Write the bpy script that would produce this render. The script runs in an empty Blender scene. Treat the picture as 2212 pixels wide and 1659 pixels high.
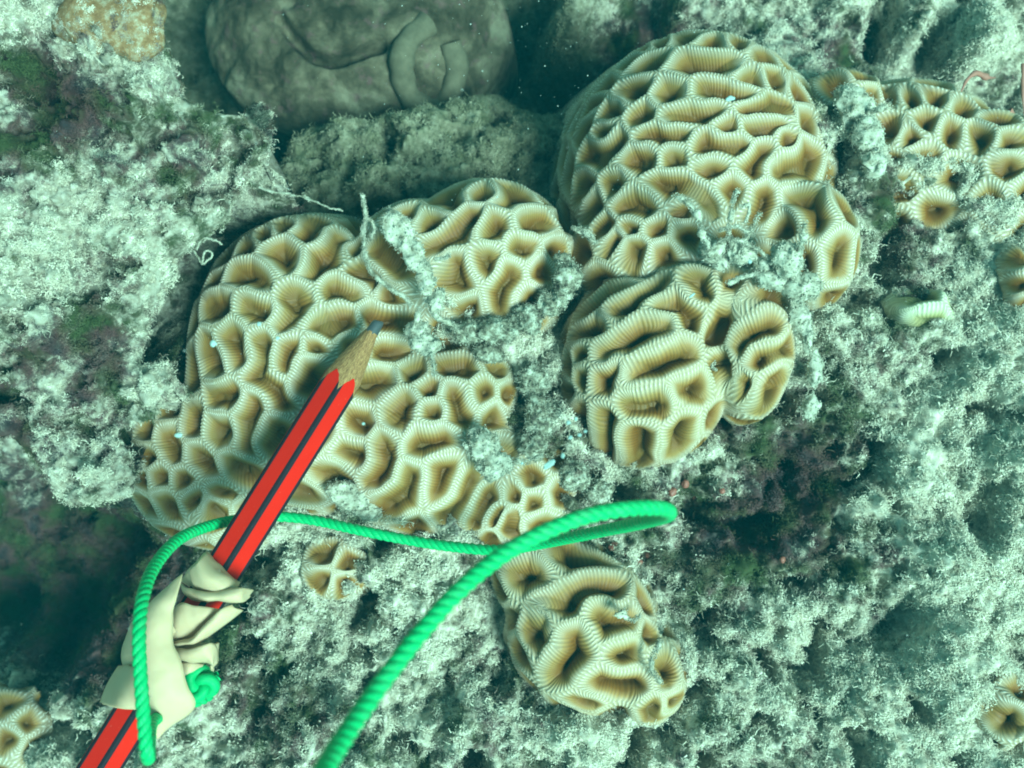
import bpy, math, random
import numpy as np
from mathutils import Vector

# ---------------------------------------------------------------- camera, light, exposure (1 unit = 1 cm)
sc = bpy.context.scene
sc.unit_settings.system = 'METRIC'
sc.unit_settings.scale_length = 0.01
col = sc.collection
CAMZ = 21.0
HF = 25.0
cam_d = bpy.data.cameras.new('camera')
cam = bpy.data.objects.new('camera', cam_d)
col.objects.link(cam)
cam.location = (0, 0, CAMZ)
cam.rotation_euler = (0, 0, 0)
cam_d.sensor_width = 36
cam_d.lens = 18 / math.tan(math.radians(HF))
cam_d.clip_start = 0.05
cam_d.clip_end = 2000
cam_d.dof.use_dof = True
cam_d.dof.focus_distance = 20.6
cam_d.dof.aperture_fstop = cam_d.lens * 1e-3 / (2 * 0.062)
sc.camera = cam

SUN_EL, SUN_AZ = 58, 125          # degrees; azimuth clockwise from +Y (top of the picture)
world = bpy.data.worlds.new('World'); sc.world = world; world.use_nodes = True
wn = world.node_tree; wn.nodes.clear()
sky = wn.nodes.new('ShaderNodeTexSky'); sky.sky_type = 'NISHITA'; sky.sun_disc = False
sky.sun_elevation = math.radians(SUN_EL); sky.sun_rotation = math.radians(SUN_AZ)
tint = wn.nodes.new('ShaderNodeMix'); tint.data_type = 'RGBA'; tint.blend_type = 'MULTIPLY'
tint.inputs[0].default_value = 1.0
tint.inputs[7].default_value = (0.38, 1.05, 0.66, 1)      # skylight filtered by green water
bg = wn.nodes.new('ShaderNodeBackground'); bg.inputs[1].default_value = 0.11
wo = wn.nodes.new('ShaderNodeOutputWorld')
wn.links.new(sky.outputs[0], tint.inputs[6]); wn.links.new(tint.outputs[2], bg.inputs[0]); wn.links.new(bg.outputs[0], wo.inputs[0])

sd = bpy.data.lights.new('sun', 'SUN'); sun = bpy.data.objects.new('sun', sd); col.objects.link(sun)
sd.energy = 5.0; sd.angle = math.radians(22); sd.color = (0.57, 1.0, 0.93)
_el, _az = math.radians(SUN_EL), math.radians(SUN_AZ)
sv = Vector((math.sin(_az) * math.cos(_el), math.cos(_az) * math.cos(_el), math.sin(_el)))
sun.rotation_euler = sv.to_track_quat('Z', 'Y').to_euler()
sun.location = sv * 60

sc.view_settings.view_transform = 'Standard'; sc.view_settings.look = 'None'
sc.view_settings.gamma = 1; sc.view_settings.exposure = 0.66; sc.view_settings.use_curve_mapping = False
sc.cycles.max_bounces = 5; sc.cycles.diffuse_bounces = 2; sc.cycles.glossy_bounces = 2
sc.cycles.volume_bounces = 0; sc.cycles.transmission_bounces = 3; sc.cycles.transparent_max_bounces = 4
sc.cycles.sample_clamp_indirect = 4
sc.cycles.filter_width = 1.9

rng = np.random.default_rng(7)
FP = 1106 / math.tan(math.radians(HF))

def un(px, py, z):
    """a point seen in the photograph (2212 x 1659 frame) at height z"""
    k = (CAMZ - z) / FP
    return ((px - 1106) * k, (829.5 - py) * k, z)

# ---------------------------------------------------------------- noise
def _hash(ix, iy, iz, seed):
    h = (ix.astype(np.int64) * 374761393 + iy.astype(np.int64) * 668265263 + iz * 2147483647 + seed * 974711) & 0xffffffff
    h = ((h ^ (h >> 13)) * 1274126177) & 0xffffffff
    h = ((h ^ (h >> 16)) * 2246822519) & 0xffffffff
    return ((h ^ (h >> 15)) & 0xffffff) / float(0xffffff)

def vn2(x, y, seed=0):
    ix = np.floor(x); iy = np.floor(y); fx = x - ix; fy = y - iy
    fx = fx * fx * fx * (fx * (fx * 6 - 15) + 10); fy = fy * fy * fy * (fy * (fy * 6 - 15) + 10)
    z = 0
    a = _hash(ix, iy, z, seed); b = _hash(ix + 1, iy, z, seed); c = _hash(ix, iy + 1, z, seed); d = _hash(ix + 1, iy + 1, z, seed)
    return (a * (1 - fx) + b * fx) * (1 - fy) + (c * (1 - fx) + d * fx) * fy - 0.5

def fbm(x, y, wl, octv=4, seed=0, gain=0.5):
    s = 0; a = 1.0; f = 1.0 / wl
    for o in range(octv):
        ca, sa = math.cos(0.7 * o + 0.3), math.sin(0.7 * o + 0.3)
        s = s + a * vn2((x * ca - y * sa) * f + 17.3 * o, (x * sa + y * ca) * f - 9.1 * o, seed + o)
        a *= gain; f *= 2.03
    return s

def vn3(p, seed=0):
    i = np.floor(p); f = p - i; f = f * f * (3 - 2 * f); out = 0
    for dx in (0, 1):
        for dy in (0, 1):
            for dz in (0, 1):
                w = (f[:, 0] if dx else 1 - f[:, 0]) * (f[:, 1] if dy else 1 - f[:, 1]) * (f[:, 2] if dz else 1 - f[:, 2])
                out = out + w * _hash(i[:, 0] + dx, i[:, 1] + dy, (i[:, 2] + dz).astype(np.int64), seed)
    return out - 0.5

def fbm3(p, wl, octv=3, seed=0):
    s = 0; a = 1.0; f = 1 / wl
    for o in range(octv):
        s = s + a * vn3(p * f + 11.7 * o, seed + o); a *= 0.5; f *= 2.07
    return s

def sstep(a, b, x):
    t = np.clip((x - a) / (b - a), 0, 1)
    return t * t * (3 - 2 * t)

# ---------------------------------------------------------------- object helpers
def tag(o, label=None, cat=None, group=None, kind=None):
    if label: o['label'] = label
    if cat: o['category'] = cat
    if group: o['group'] = group
    if kind: o['kind'] = kind
    return o

def empty(name, loc):
    o = bpy.data.objects.new(name, None); col.objects.link(o); o.location = loc
    o.empty_display_size = 0.2
    return o

def mesh_obj(name, V, F, mat, parent=None, smooth=True, origin=None):
    me = bpy.data.meshes.new(name)
    V = np.asarray(V, dtype=np.float32).copy()
    if origin is not None: V -= np.asarray(origin, dtype=np.float32)
    if isinstance(F, np.ndarray):
        n, k = F.shape
        me.vertices.add(len(V)); me.vertices.foreach_set('co', V.ravel())
        me.loops.add(n * k); me.loops.foreach_set('vertex_index', F.astype(np.int32).ravel())
        me.polygons.add(n); me.polygons.foreach_set('loop_start', np.arange(0, n * k, k, dtype=np.int32))
        me.update(calc_edges=True)
    else:
        me.from_pydata([tuple(v) for v in V], [], F)
    me.polygons.foreach_set('use_smooth', np.full(len(me.polygons), smooth))
    if mat is not None:
        for m in (mat if isinstance(mat, list) else [mat]): me.materials.append(m)
    o = bpy.data.objects.new(name, me); col.objects.link(o)
    if parent is not None:
        o.parent = parent
        if origin is None: o.matrix_parent_inverse.identity(); o.location = -parent.location
        else: o.location = Vector(origin) - parent.location
    elif origin is not None: o.location = origin
    me.update()
    return o

def grid_faces(nx, ny, keep=None):
    i = np.arange(nx - 1)[None, :] + nx * np.arange(ny - 1)[:, None]
    i = i.ravel()
    F = np.stack([i, i + 1, i + nx + 1, i + nx], 1)
    return F if keep is None else F[keep(F)]

def compact(V, F):
    used = np.zeros(len(V), bool); used[F.ravel()] = True
    mp = np.cumsum(used) - 1
    return V[used], mp[F], used

def vnormals(V, F):
    a = V[F[:, 1]] - V[F[:, 0]]; b = V[F[:, 3]] - V[F[:, 0]]
    c = V[F[:, 2]] - V[F[:, 0]]
    n = np.cross(a, c) + np.cross(c, b)
    N = np.zeros_like(V)
    for k in range(4):
        for j in range(3): N[:, j] += np.bincount(F[:, k], n[:, j], len(V))
    return N / (np.linalg.norm(N, axis=1, keepdims=True) + 1e-12)

# ---------------------------------------------------------------- materials
def new_mat(name):
    m = bpy.data.materials.new(name); m.use_nodes = True
    nt = m.node_tree; nt.nodes.clear()
    out = nt.nodes.new('ShaderNodeOutputMaterial'); b = nt.nodes.new('ShaderNodeBsdfPrincipled')
    nt.links.new(b.outputs[0], out.inputs[0])
    return m, nt, b

def N(nt, t, **kw):
    n = nt.nodes.new(t)
    for k, v in kw.items(): setattr(n, k, v)
    return n

def noise(nt, vec, scale, detail=4, rough=0.6, dist=0.0):
    n = N(nt, 'ShaderNodeTexNoise'); n.inputs['Scale'].default_value = scale
    n.inputs['Detail'].default_value = detail; n.inputs['Roughness'].default_value = rough
    n.inputs['Distortion'].default_value = dist
    if vec is not None: nt.links.new(vec, n.inputs['Vector'])
    return n.outputs[0]

def ramp(nt, fac, stops, interp='LINEAR'):
    r = N(nt, 'ShaderNodeValToRGB'); r.color_ramp.interpolation = interp
    e = r.color_ramp.elements
    while len(e) < len(stops): e.new(0.5)
    for k, (p, c) in enumerate(stops):
        e[k].position = p; e[k].color = (c[0], c[1], c[2], 1) if not isinstance(c, (int, float)) else (c, c, c, 1)
    nt.links.new(fac, r.inputs[0])
    return r.outputs[0]

def mixc(nt, fac, a, b, mode='MIX'):
    m = N(nt, 'ShaderNodeMix', data_type='RGBA', blend_type=mode)
    for k, v in ((0, fac), (6, a), (7, b)):
        sock = m.inputs[k]
        if isinstance(v, (int, float)): sock.default_value = v if k == 0 else (v, v, v, 1)
        elif isinstance(v, tuple): sock.default_value = (v[0], v[1], v[2], 1)
        else: nt.links.new(v, sock)
    return m.outputs[2]

def mth(nt, op, a, b=None, c=None, clamp=False):
    m = N(nt, 'ShaderNodeMath', operation=op, use_clamp=clamp)
    for k, v in enumerate((a, b, c)):
        if v is None: continue
        if isinstance(v, (int, float)): m.inputs[k].default_value = v
        else: nt.links.new(v, m.inputs[k])
    return m.outputs[0]

def pos(nt):
    return N(nt, 'ShaderNodeNewGeometry').outputs['Position']

def attr(nt, name, out='Fac', typ='GEOMETRY'):
    a = N(nt, 'ShaderNodeAttribute', attribute_name=name, attribute_type=typ)
    return a.outputs[out]

def bump(nt, b, h, strength, dist):
    n = N(nt, 'ShaderNodeBump'); n.inputs['Strength'].default_value = strength
    n.inputs['Distance'].default_value = dist
    nt.links.new(h, n.inputs['Height']); nt.links.new(n.outputs[0], b.inputs['Normal'])

def turf_colour(nt, bright=1.0, instanced=False):
    """sediment dusted turf: pale silt, brown-purple crusts, olive algae, laid out by place"""
    P = pos(nt)
    big = noise(nt, P, 0.55, 3, 0.55)
    mid = noise(nt, P, 2.6, 5, 0.65, 0.4)
    fine = noise(nt, P, 16, 4, 0.7)
    s = mth(nt, 'ADD', mth(nt, 'MULTIPLY', big, 1.0), mth(nt, 'MULTIPLY', mid, 1.2))
    s = mth(nt, 'ADD', s, mth(nt, 'MULTIPLY', fine, 0.25))
    s = mth(nt, 'ADD', s, mth(nt, 'MULTIPLY', attr(nt, 'silt', typ='INSTANCER' if instanced else 'GEOMETRY'), 0.55))
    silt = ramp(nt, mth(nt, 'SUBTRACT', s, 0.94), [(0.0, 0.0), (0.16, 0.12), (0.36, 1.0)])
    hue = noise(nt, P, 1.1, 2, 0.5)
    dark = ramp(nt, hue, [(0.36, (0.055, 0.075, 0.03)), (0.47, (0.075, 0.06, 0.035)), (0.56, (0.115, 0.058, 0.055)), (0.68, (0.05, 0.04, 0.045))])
    pale = ramp(nt, noise(nt, P, 7, 3, 0.6), [(0.3, (0.38, 0.33, 0.24)), (0.5, (0.59, 0.54, 0.42)), (0.7, (0.76, 0.72, 0.59))])
    c = mixc(nt, silt, dark, pale)
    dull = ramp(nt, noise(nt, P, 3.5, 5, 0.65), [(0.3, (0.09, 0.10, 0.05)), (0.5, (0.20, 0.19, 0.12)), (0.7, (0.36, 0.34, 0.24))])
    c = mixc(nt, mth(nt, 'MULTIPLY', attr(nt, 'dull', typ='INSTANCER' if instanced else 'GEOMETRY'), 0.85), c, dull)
    if bright != 1.0: c = mixc(nt, 1.0, c, (bright, bright, bright), 'MULTIPLY')
    return c, fine

def mat_turf(name, bright=1.0, instanced=False):
    m, nt, b = new_mat(name)
    c, fine = turf_colour(nt, bright, instanced)
    nt.links.new(c, b.inputs['Base Color'])
    b.inputs['Roughness'].default_value = 0.95; b.inputs['Specular IOR Level'].default_value = 0.1
    if not instanced:
        h = mth(nt, 'ADD', noise(nt, pos(nt), 22, 5, 0.75), mth(nt, 'MULTIPLY', noise(nt, pos(nt), 70, 3, 0.7), 0.3))
        bump(nt, b, h, 0.7, 0.05)
    return m

def mat_coral(name, crest, mid, valley, green=0.0, tooth_k=0.85):
    m, nt, b = new_mat(name)
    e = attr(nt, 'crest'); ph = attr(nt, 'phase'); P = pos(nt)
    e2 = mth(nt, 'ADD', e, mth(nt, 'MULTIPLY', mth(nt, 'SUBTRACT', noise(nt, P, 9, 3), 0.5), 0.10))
    base = ramp(nt, e2, [(0.0, valley), (0.24, tuple(v * 1.5 for v in valley)), (0.50, mid), (0.77, crest)])  # valleys browner: their own pigment plus some of their shade painted in
    w = mth(nt, 'COSINE', mth(nt, 'MULTIPLY', ph, 2 * math.pi))
    rib = mth(nt, 'MULTIPLY_ADD', w, 0.5, 0.5)
    shade = ramp(nt, rib, [(0.0, 0.80), (0.45, 0.95), (0.85, 1.06)])
    c = mixc(nt, 1.0, base, shade, 'MULTIPLY')
    # pale denticles on the crest ends of the septa
    tooth = mth(nt, 'MULTIPLY', ramp(nt, rib, [(0.6, 0.0), (0.95, 1.0)]), ramp(nt, e, [(0.80, 0.0), (0.90, 1.0), (1.0, 0.3)]))
    speck = ramp(nt, noise(nt, P, 60, 2), [(0.62, 0.0), (0.72, 1.0)])
    speck = mth(nt, 'MULTIPLY', speck, ramp(nt, e, [(0.55, 0.0), (0.8, 1.0)]))
    tooth = mth(nt, 'MAXIMUM', mth(nt, 'MULTIPLY', tooth, tooth_k), mth(nt, 'MULTIPLY', speck, 0.55))
    c = mixc(nt, tooth, c, (0.86, 0.84, 0.74))
    blot = noise(nt, P, 1.3, 3)
    c = mixc(nt, ramp(nt, blot, [(0.4, 0.0), (0.75, 0.18 + green)]), c, (0.24, 0.26, 0.09), 'MIX')
    nt.links.new(c, b.inputs['Base Color'])
    b.inputs['Roughness'].default_value = 0.55; b.inputs['Specular IOR Level'].default_value = 0.25
    b.inputs['Subsurface Weight'].default_value = 0.0
    bump(nt, b, mth(nt, 'ADD', rib, mth(nt, 'MULTIPLY', noise(nt, P, 55, 2), 0.6)), 0.3, 0.010)
    return m

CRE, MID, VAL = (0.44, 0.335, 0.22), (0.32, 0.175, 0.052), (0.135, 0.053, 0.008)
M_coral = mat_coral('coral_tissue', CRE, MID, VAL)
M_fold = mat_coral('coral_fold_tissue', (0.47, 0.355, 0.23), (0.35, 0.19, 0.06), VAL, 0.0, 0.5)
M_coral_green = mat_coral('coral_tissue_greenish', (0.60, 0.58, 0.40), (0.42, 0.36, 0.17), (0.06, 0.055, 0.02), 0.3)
M_turf = mat_turf('turf_rock')
M_tuft = mat_turf('turf_tufts', 1.12, True)
# ---------------------------------------------------------------- valley centre lines of the corallites, read off the photograph
def win(ox, oy, s, txt):
    """windows of the photograph: x,y pairs joined by '-' are one valley"""
    out = []
    for t in txt.split():
        pts = [tuple(float(v) for v in q.split(',')) for q in t.split('-')]
        out.append([((ox + x / s) * 0.78551, (oy + y / s) * 0.78551) for x, y in pts])
    return out
W1 = (450, 550, 3.16); W2 = (1000, 420, 3.16); W3 = (800, 1000, 2.765); W4 = (1550, 20, 2.765)
W5 = (1550, 400, 2.458); W6 = (280, 900, 3.16); W7 = (2216, 100, 3.687); V4 = (1200, 1300, 2.043); V5 = (1400, 600, 2.212)
SITES_A = win(*W1, '1260,210-1265,290 1040,240 1470,150 1670,180-1690,320 1000,420-1070,560 1530,330-1450,480-1260,620 640,640-830,720 '
    '560,500 740,390 880,300 460,690 400,880-520,930 740,910-850,1010 1150,800-1160,960-1040,1100 1480,750-1680,810 1740,610-1830,720 '
    '1670,440 1820,480-2020,640 1960,800 1830,1020-2060,1120 1330,1100-1480,1150-1590,1060 580,1170-650,1380 265,1040 1110,1270-1040,1420 '
    '1320,1260 1600,1250 1930,1310-2020,1310')
SITES_A += win(*W6, '880,210-990,380 790,310-790,500 990,600-1130,600 1330,650-1290,870-1260,1040 790,720-790,880 1000,930-1080,930 '
    '1540,870-1430,1020 600,740 580,930-640,1090 400,910 380,1120 830,1110-930,1250 1130,1230-1280,1240 500,1320 720,1350 1010,1430 '
    '350,1330 550,1540 380,1560 820,1500 950,1570 1820,330-1720,520 1410,120-1390,300-1330,430-1480,540-1580,660')
SITES_A += win(*W2, '480,400 760,270-770,440 1030,370 960,180 1140,210 1360,330-1230,440 1600,420 1700,500-1760,620 580,600 '
    '960,540-880,680-680,810 1160,600-1080,720 1420,600-1580,640 1350,850-1440,860 1680,850 1550,1020 1060,900-1050,980 800,930-860,1110 '
    '1280,1060-1220,1160-1210,1320 1460,1290 930,1360 350,540 200,490')
SITES_A += win(*W3, '620,170-720,110 550,480 870,290-780,440 930,60 1060,190 1090,360 1220,220-1290,390 1200,40-1300,60 1470,240 1660,210 '
    '1550,420 1600,60 960,620-1150,570 690,600-690,760-640,900 450,690-500,700 320,850-400,930 90,1010 1180,820-1130,970 '
    '920,880-900,980-740,1090 1390,900-1290,1060-1210,1200 1530,1020-1430,1220 1600,1150-1560,1220 1660,1180-1640,1290 1680,1030 1850,1070 '
    '1850,910 960,1250 1900,1230 2040,1020 1550,1330')
SITES_G = win(*W3, '250,1480 430,1560 250,1620 420,1650')
SITES_B = win(*W4, '640,430 480,420 620,310 690,280 930,220 1130,140 1170,260 1320,140 1520,180 1680,200 960,430-1250,430 1350,280 1500,350 '
    '1750,320 1880,400 1690,410 520,640 820,650 1110,630-1380,670 1420,530 1640,560 1880,540 1780,640 1980,660 330,570 400,460 230,640 '
    '370,800 200,790 170,900 620,850 850,860-1150,790 1420,790-1650,790 1250,910 1440,920-1660,880 1880,880 640,980-900,970 '
    '1080,1040-1340,1040 310,960 200,1120-420,1050 500,1150-620,1140 850,1130 1140,1200 1520,1100-1430,1230 1700,980 '
    '1900,1120-1720,1220-1640,1230 2020,980 2120,1130-2180,1250 390,1350 760,1360-860,1380-1060,1500 470,1500-620,1530 1290,1380 '
    '1530,1430-1520,1560')
SITES_B += win(*W5, '1830,260 1590,350-1730,520 1930,440 2050,300-2040,430 1890,680-1860,820 1470,560 290,560 440,560 620,570 820,600 470,710 '
    '680,730 830,420 340,640 140,280 200,430')
SITES_C = win(*V5, '580,820-760,705-950,650 930,530-1040,540-1120,650 760,970-950,890-1100,810 760,1120-930,1130 1060,1060-1180,1040 '
    '780,1330-770,1480-740,1620 1070,1290-1050,1400-1060,1600 1250,1230-1290,1330 1400,1380 590,350-700,320 760,360-900,310 470,570-580,470-700,410 '
    '640,570-760,480-880,440 560,650-440,710 1150,350-1170,450 1060,260-1200,270 1340,360-1380,500-1300,640-1240,740 1410,515-1640,460 '
    '1380,780-1430,690-1600,660 1520,870-1700,810 1660,950-1560,1040-1590,1110 1400,980-1440,1020 1300,880-1340,950 560,1000-640,950 '
    '430,960 590,1230-590,1440-600,1600 430,1170-450,1350-450,1540 430,830 370,1050 390,560 370,900 340,1300')
SITES_D = win(*V4, '430,610-570,560 700,470-900,480 620,780-740,730-860,660-1000,640 930,800-970,860-1120,830 770,920-790,1030-700,1120 '
    '1050,1030-1100,1000 930,1200-1120,1210 1290,1100-1310,1200 1000,1400-1240,1340 590,1320 750,1350 850,1310 1150,1450 590,850-520,930 '
    '420,800 1190,900 1180,740 360,700 460,1000 1180,620 1330,1300 700,1440 980,1480')
SITES_E = win(*W7, '330,470 600,410 870,390 850,290 1150,370 1400,480 660,600 860,600 1070,620 1320,620 1640,560 1820,690 1600,740 880,960 '
    '1240,860 1960,850 2090,1060 2100,1270 850,1330 900,1480 1960,600 1050,1000 1500,960 1800,1000 1200,1250')
SITES_F = [[(1965, 655), (1995, 632), (2050, 630), (2085, 650)], [(1975, 690), (2020, 702), (2070, 695)]]
SITES_H = [[(20, 1520)], [(60, 1560)], [(20, 1600)], [(70, 1620)], [(40, 1470)]]
SITES_I = [[(2190, 1540), (2150, 1570)], [(2210, 1490)], [(2130, 1600)], [(2200, 1640)]]
SITES_K = [[(2205, 560)], [(2200, 620)], [(2215, 660)]]
# ---------------------------------------------------------------- the reef bed
CTRL = [ # px, py, z   (reef bed heights read from the picture)
 (700,120,-8.5),(560,60,-9),(850,60,-9),(900,190,-9),(1000,100,-10),(430,120,-13),(420,260,-13),(480,10,-12),(600,340,-11),(560,290,-12),
 (1110,160,-14),(1160,60,-12),(1200,260,-12),(1050,40,-11),(700,360,-4.8),(900,310,-4.2),(1050,300,-4.8),(800,300,-5.0),(560,480,-5),(820,420,-4.0),(450,580,-6),(1150,340,-5.2),
 (400,680,-7),(1260,420,-5),(1240,330,-5.5),(1270,250,-6),(1250,560,-3),(1240,480,-4.5),(1300,120,-9),
 (1250,10,-7),(1500,10,-6),(1400,70,-8),(1700,10,-5.5),(1850,40,-5),(1850,120,-7.5),(2000,30,-4.5),(2150,60,-3.5),(1980,130,-6.5),(2212,150,-6),
 (2100,210,-6),(1980,200,-6),(2150,330,-3.4),(2000,300,-4.5),(2210,330,-3.5),(2080,400,-1.7),(2000,405,-2.0),(2140,440,-1.5),(1890,250,-2.5),(1860,180,-5.0),(1880,330,-1.4),(1910,420,-1.4),(1950,560,-1.6),(2100,420,-2.0),(2150,600,-1.8),(2050,520,-1.9),
 (1720,560,-1.2),(1760,640,-1.1),(1640,540,-1.2),(1720,720,-1.2),(2000,760,-1.2),(2200,780,-0.6),(1880,700,-1.4),(1900,860,-1.4),(2100,900,-0.8),
 (1800,980,-1.5),(2000,1050,-0.9),(2212,1050,-0.2),(1700,1100,-1.8),(1850,1200,-1.3),(2100,1250,-0.2),(1900,1350,-1.4),(2100,1450,0.0),(1700,1400,-1.4),
 (1850,1550,-0.6),(1600,1250,-1.4),(1500,1120,-1.6),(1350,1080,-1.6),(1230,1060,-1.5),(1180,900,-1.1),(1170,780,-1.1),(1100,720,-0.7),(1010,730,-0.9),(1180,660,-1.1),
 (1060,800,-1.3),(1480,1060,-1.6),(1200,1000,-1.4),(1250,850,-2.4),(1240,700,-2.2),(1120,1040,-1.4),(1000,1250,-1.2),(1060,1350,-1.4),(1100,1500,-1.4),(1120,1620,-1.0),(1400,1620,-0.8),(1560,1560,-1.0),(1560,1450,-1.3),
 (800,1230,-1.3),(780,1100,-1.0),(700,1100,-1.6),(720,1240,-1.8),(620,1350,-1.4),(600,1200,-2.0),(480,1200,-3.2),(700,1500,-1.2),(900,1450,-1.1),(900,1620,-0.8),(500,1550,-1.8),(400,1640,-2.0),
 (350,1250,-4.5),(260,1180,-8),(200,1300,-9),(80,1120,-9),(60,1300,-10),(150,1420,-8),(250,1420,-5),(220,1520,-3.6),(100,1600,-3.5),(20,1500,-5),(30,1030,-9),(300,1050,-6),
 (1640,1020,-2.0),(1560,880,-1.9),(1650,640,-1.0),(2180,1600,-0.4),(1300,1650,-0.6),(2300,1700,0),(2300,900,0),(2300,500,-1.5),(-60,1700,-4),(-80,1300,-9),
 (500,1780,-1.2),(1200,1780,-0.6),(1800,1780,-0.4),(2350,0,-4),(1000,-120,-9),(300,-120,-9),(1700,-120,-5),
]
_c = np.array([un(*c) for c in CTRL])
def ground_base(x, y):
    sh = x.shape; x = x.ravel(); y = y.ravel(); out = np.empty(len(x))
    for s in range(0, len(x), 20000):
        d2 = (x[s:s+20000, None] - _c[None, :, 0]) ** 2 + (y[s:s+20000, None] - _c[None, :, 1]) ** 2
        w = 1 / (d2 + 0.10) ** 2
        out[s:s+20000] = (w * _c[None, :, 2]).sum(1) / w.sum(1)
    return out.reshape(sh)

def rough(x, y, amp=1.0):
    z = 0.75 * fbm(x, y, 1.6, 3, 31) + 0.75 * fbm(x, y, 0.62, 4, 41, 0.62)
    rid = 0.5 - np.abs(fbm(x, y, 0.9, 3, 57))                     # knobbly ridges
    z += 0.45 * (rid - 0.35)
    pit = fbm(x, y, 0.75, 3, 77)
    z -= 1.45 * sstep(0.13, 0.42, pit)                            # open pits between the growth
    pit2 = fbm(x, y, 0.27, 2, 87)
    z -= 0.35 * sstep(0.12, 0.4, pit2)
    return z * amp

def axis(lo, hi, step, far, m=26):
    c = np.arange(lo, hi + step / 2, step)
    g = np.geomspace(step * 3, far - hi, m)
    return np.concatenate([lo - g[::-1], c, hi + g])

gx = axis(-13.6, 13.6, 0.053, 46, 34); gy = axis(-11.5, 13.0, 0.053, 46, 34)
# keep every coordinate the camera sees at fine spacing; beyond it the bed runs on coarsely
X, Y = np.meshgrid(gx, gy)
GB = ground_base(X, Y)
deep = sstep(-3.5, -7.0, GB)
far_ = np.clip(np.maximum(np.abs(X) - 13.6, np.maximum(Y - 13.0, -11.5 - Y)) / 2.0, 0, 1)
Z = GB + (rough(X, Y) * (1 - far_) + 1.6 * fbm(X, Y, 5.0, 2, 131) * far_) * (1 - 0.55 * deep) * (1 - 0.35 * sstep(5.0, 8.5, X))
# smooth sponge-like mound far below the overhang, with its dark groove
def seg_d(x, y, pts):
    best = np.full(x.shape, 1e9)
    for (ax_, ay_), (bx_, by_) in zip(pts[:-1], pts[1:]):
        dx, dy = bx_ - ax_, by_ - ay_
        t = np.clip(((x - ax_) * dx + (y - ay_) * dy) / (dx * dx + dy * dy), 0, 1)
        best = np.minimum(best, np.hypot(x - ax_ - t * dx, y - ay_ - t * dy))
    return best
mc = un(770, 70, -8)
rm = np.hypot((X - mc[0]) / 4.3, (Y - mc[1]) / 3.1)
mound = -8.3 + 2.4 * np.sqrt(np.clip(1 - rm ** 2, 0, 1)) + 0.25 * fbm(X, Y, 1.2, 3, 5)
gro = [un(a, b, -7.6)[:2] for a, b in ((625, 75), (650, 110), (690, 150), (730, 163), (780, 152), (835, 130))]
mound -= 0.5 * (1 - sstep(0.05, 0.22, seg_d(X, Y, gro)))
m_ = sstep(1.0, 0.86, rm)
Z = Z * (1 - m_) + (mound - 0.8) * m_
GZ = Z
def interp_ground(x, y):
    ix = np.clip(np.searchsorted(gx, x) - 1, 0, len(gx) - 2); iy = np.clip(np.searchsorted(gy, y) - 1, 0, len(gy) - 2)
    fx = (x - gx[ix]) / (gx[ix + 1] - gx[ix]); fy = (y - gy[iy]) / (gy[iy + 1] - gy[iy])
    return (GZ[iy, ix] * (1 - fx) + GZ[iy, ix + 1] * fx) * (1 - fy) + (GZ[iy + 1, ix] * (1 - fx) + GZ[iy + 1, ix + 1] * fx) * fy

# silt by place, with brighter light at right painted in (added to colour noise)
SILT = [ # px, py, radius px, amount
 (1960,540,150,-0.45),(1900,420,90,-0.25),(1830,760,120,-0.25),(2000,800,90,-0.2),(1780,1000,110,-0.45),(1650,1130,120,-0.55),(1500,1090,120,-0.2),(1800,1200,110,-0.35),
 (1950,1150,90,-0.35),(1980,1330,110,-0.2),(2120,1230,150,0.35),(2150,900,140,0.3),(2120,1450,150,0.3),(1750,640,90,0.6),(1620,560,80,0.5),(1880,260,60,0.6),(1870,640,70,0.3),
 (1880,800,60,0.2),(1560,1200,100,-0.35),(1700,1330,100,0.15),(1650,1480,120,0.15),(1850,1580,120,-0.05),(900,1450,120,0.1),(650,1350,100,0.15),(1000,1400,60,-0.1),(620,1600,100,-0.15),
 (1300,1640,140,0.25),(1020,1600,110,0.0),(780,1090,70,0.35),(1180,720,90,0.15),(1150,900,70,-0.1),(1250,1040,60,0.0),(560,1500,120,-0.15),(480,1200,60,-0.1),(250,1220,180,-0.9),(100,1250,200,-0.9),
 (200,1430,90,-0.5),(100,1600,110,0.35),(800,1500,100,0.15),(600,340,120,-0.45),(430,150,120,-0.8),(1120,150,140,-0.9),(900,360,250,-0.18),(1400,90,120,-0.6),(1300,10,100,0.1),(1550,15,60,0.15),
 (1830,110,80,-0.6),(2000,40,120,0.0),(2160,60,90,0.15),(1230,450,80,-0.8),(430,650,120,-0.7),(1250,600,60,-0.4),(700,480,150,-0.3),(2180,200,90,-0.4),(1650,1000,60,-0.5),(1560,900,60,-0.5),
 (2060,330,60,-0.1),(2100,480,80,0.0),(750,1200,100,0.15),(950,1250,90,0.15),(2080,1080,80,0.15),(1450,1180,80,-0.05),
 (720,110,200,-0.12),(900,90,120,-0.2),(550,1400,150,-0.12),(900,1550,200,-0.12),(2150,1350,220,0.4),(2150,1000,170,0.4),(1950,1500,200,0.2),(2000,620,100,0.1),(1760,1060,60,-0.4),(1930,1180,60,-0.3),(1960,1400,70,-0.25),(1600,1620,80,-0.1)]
def silt_light_at(x, y, z):
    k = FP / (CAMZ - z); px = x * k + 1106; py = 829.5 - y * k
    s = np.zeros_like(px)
    s = s + 0.06 + 0.22 * sstep(1600, 2150, px)  # paler rightwards, standing in for the stronger light there
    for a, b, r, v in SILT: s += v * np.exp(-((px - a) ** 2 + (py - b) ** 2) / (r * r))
    return s

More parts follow.
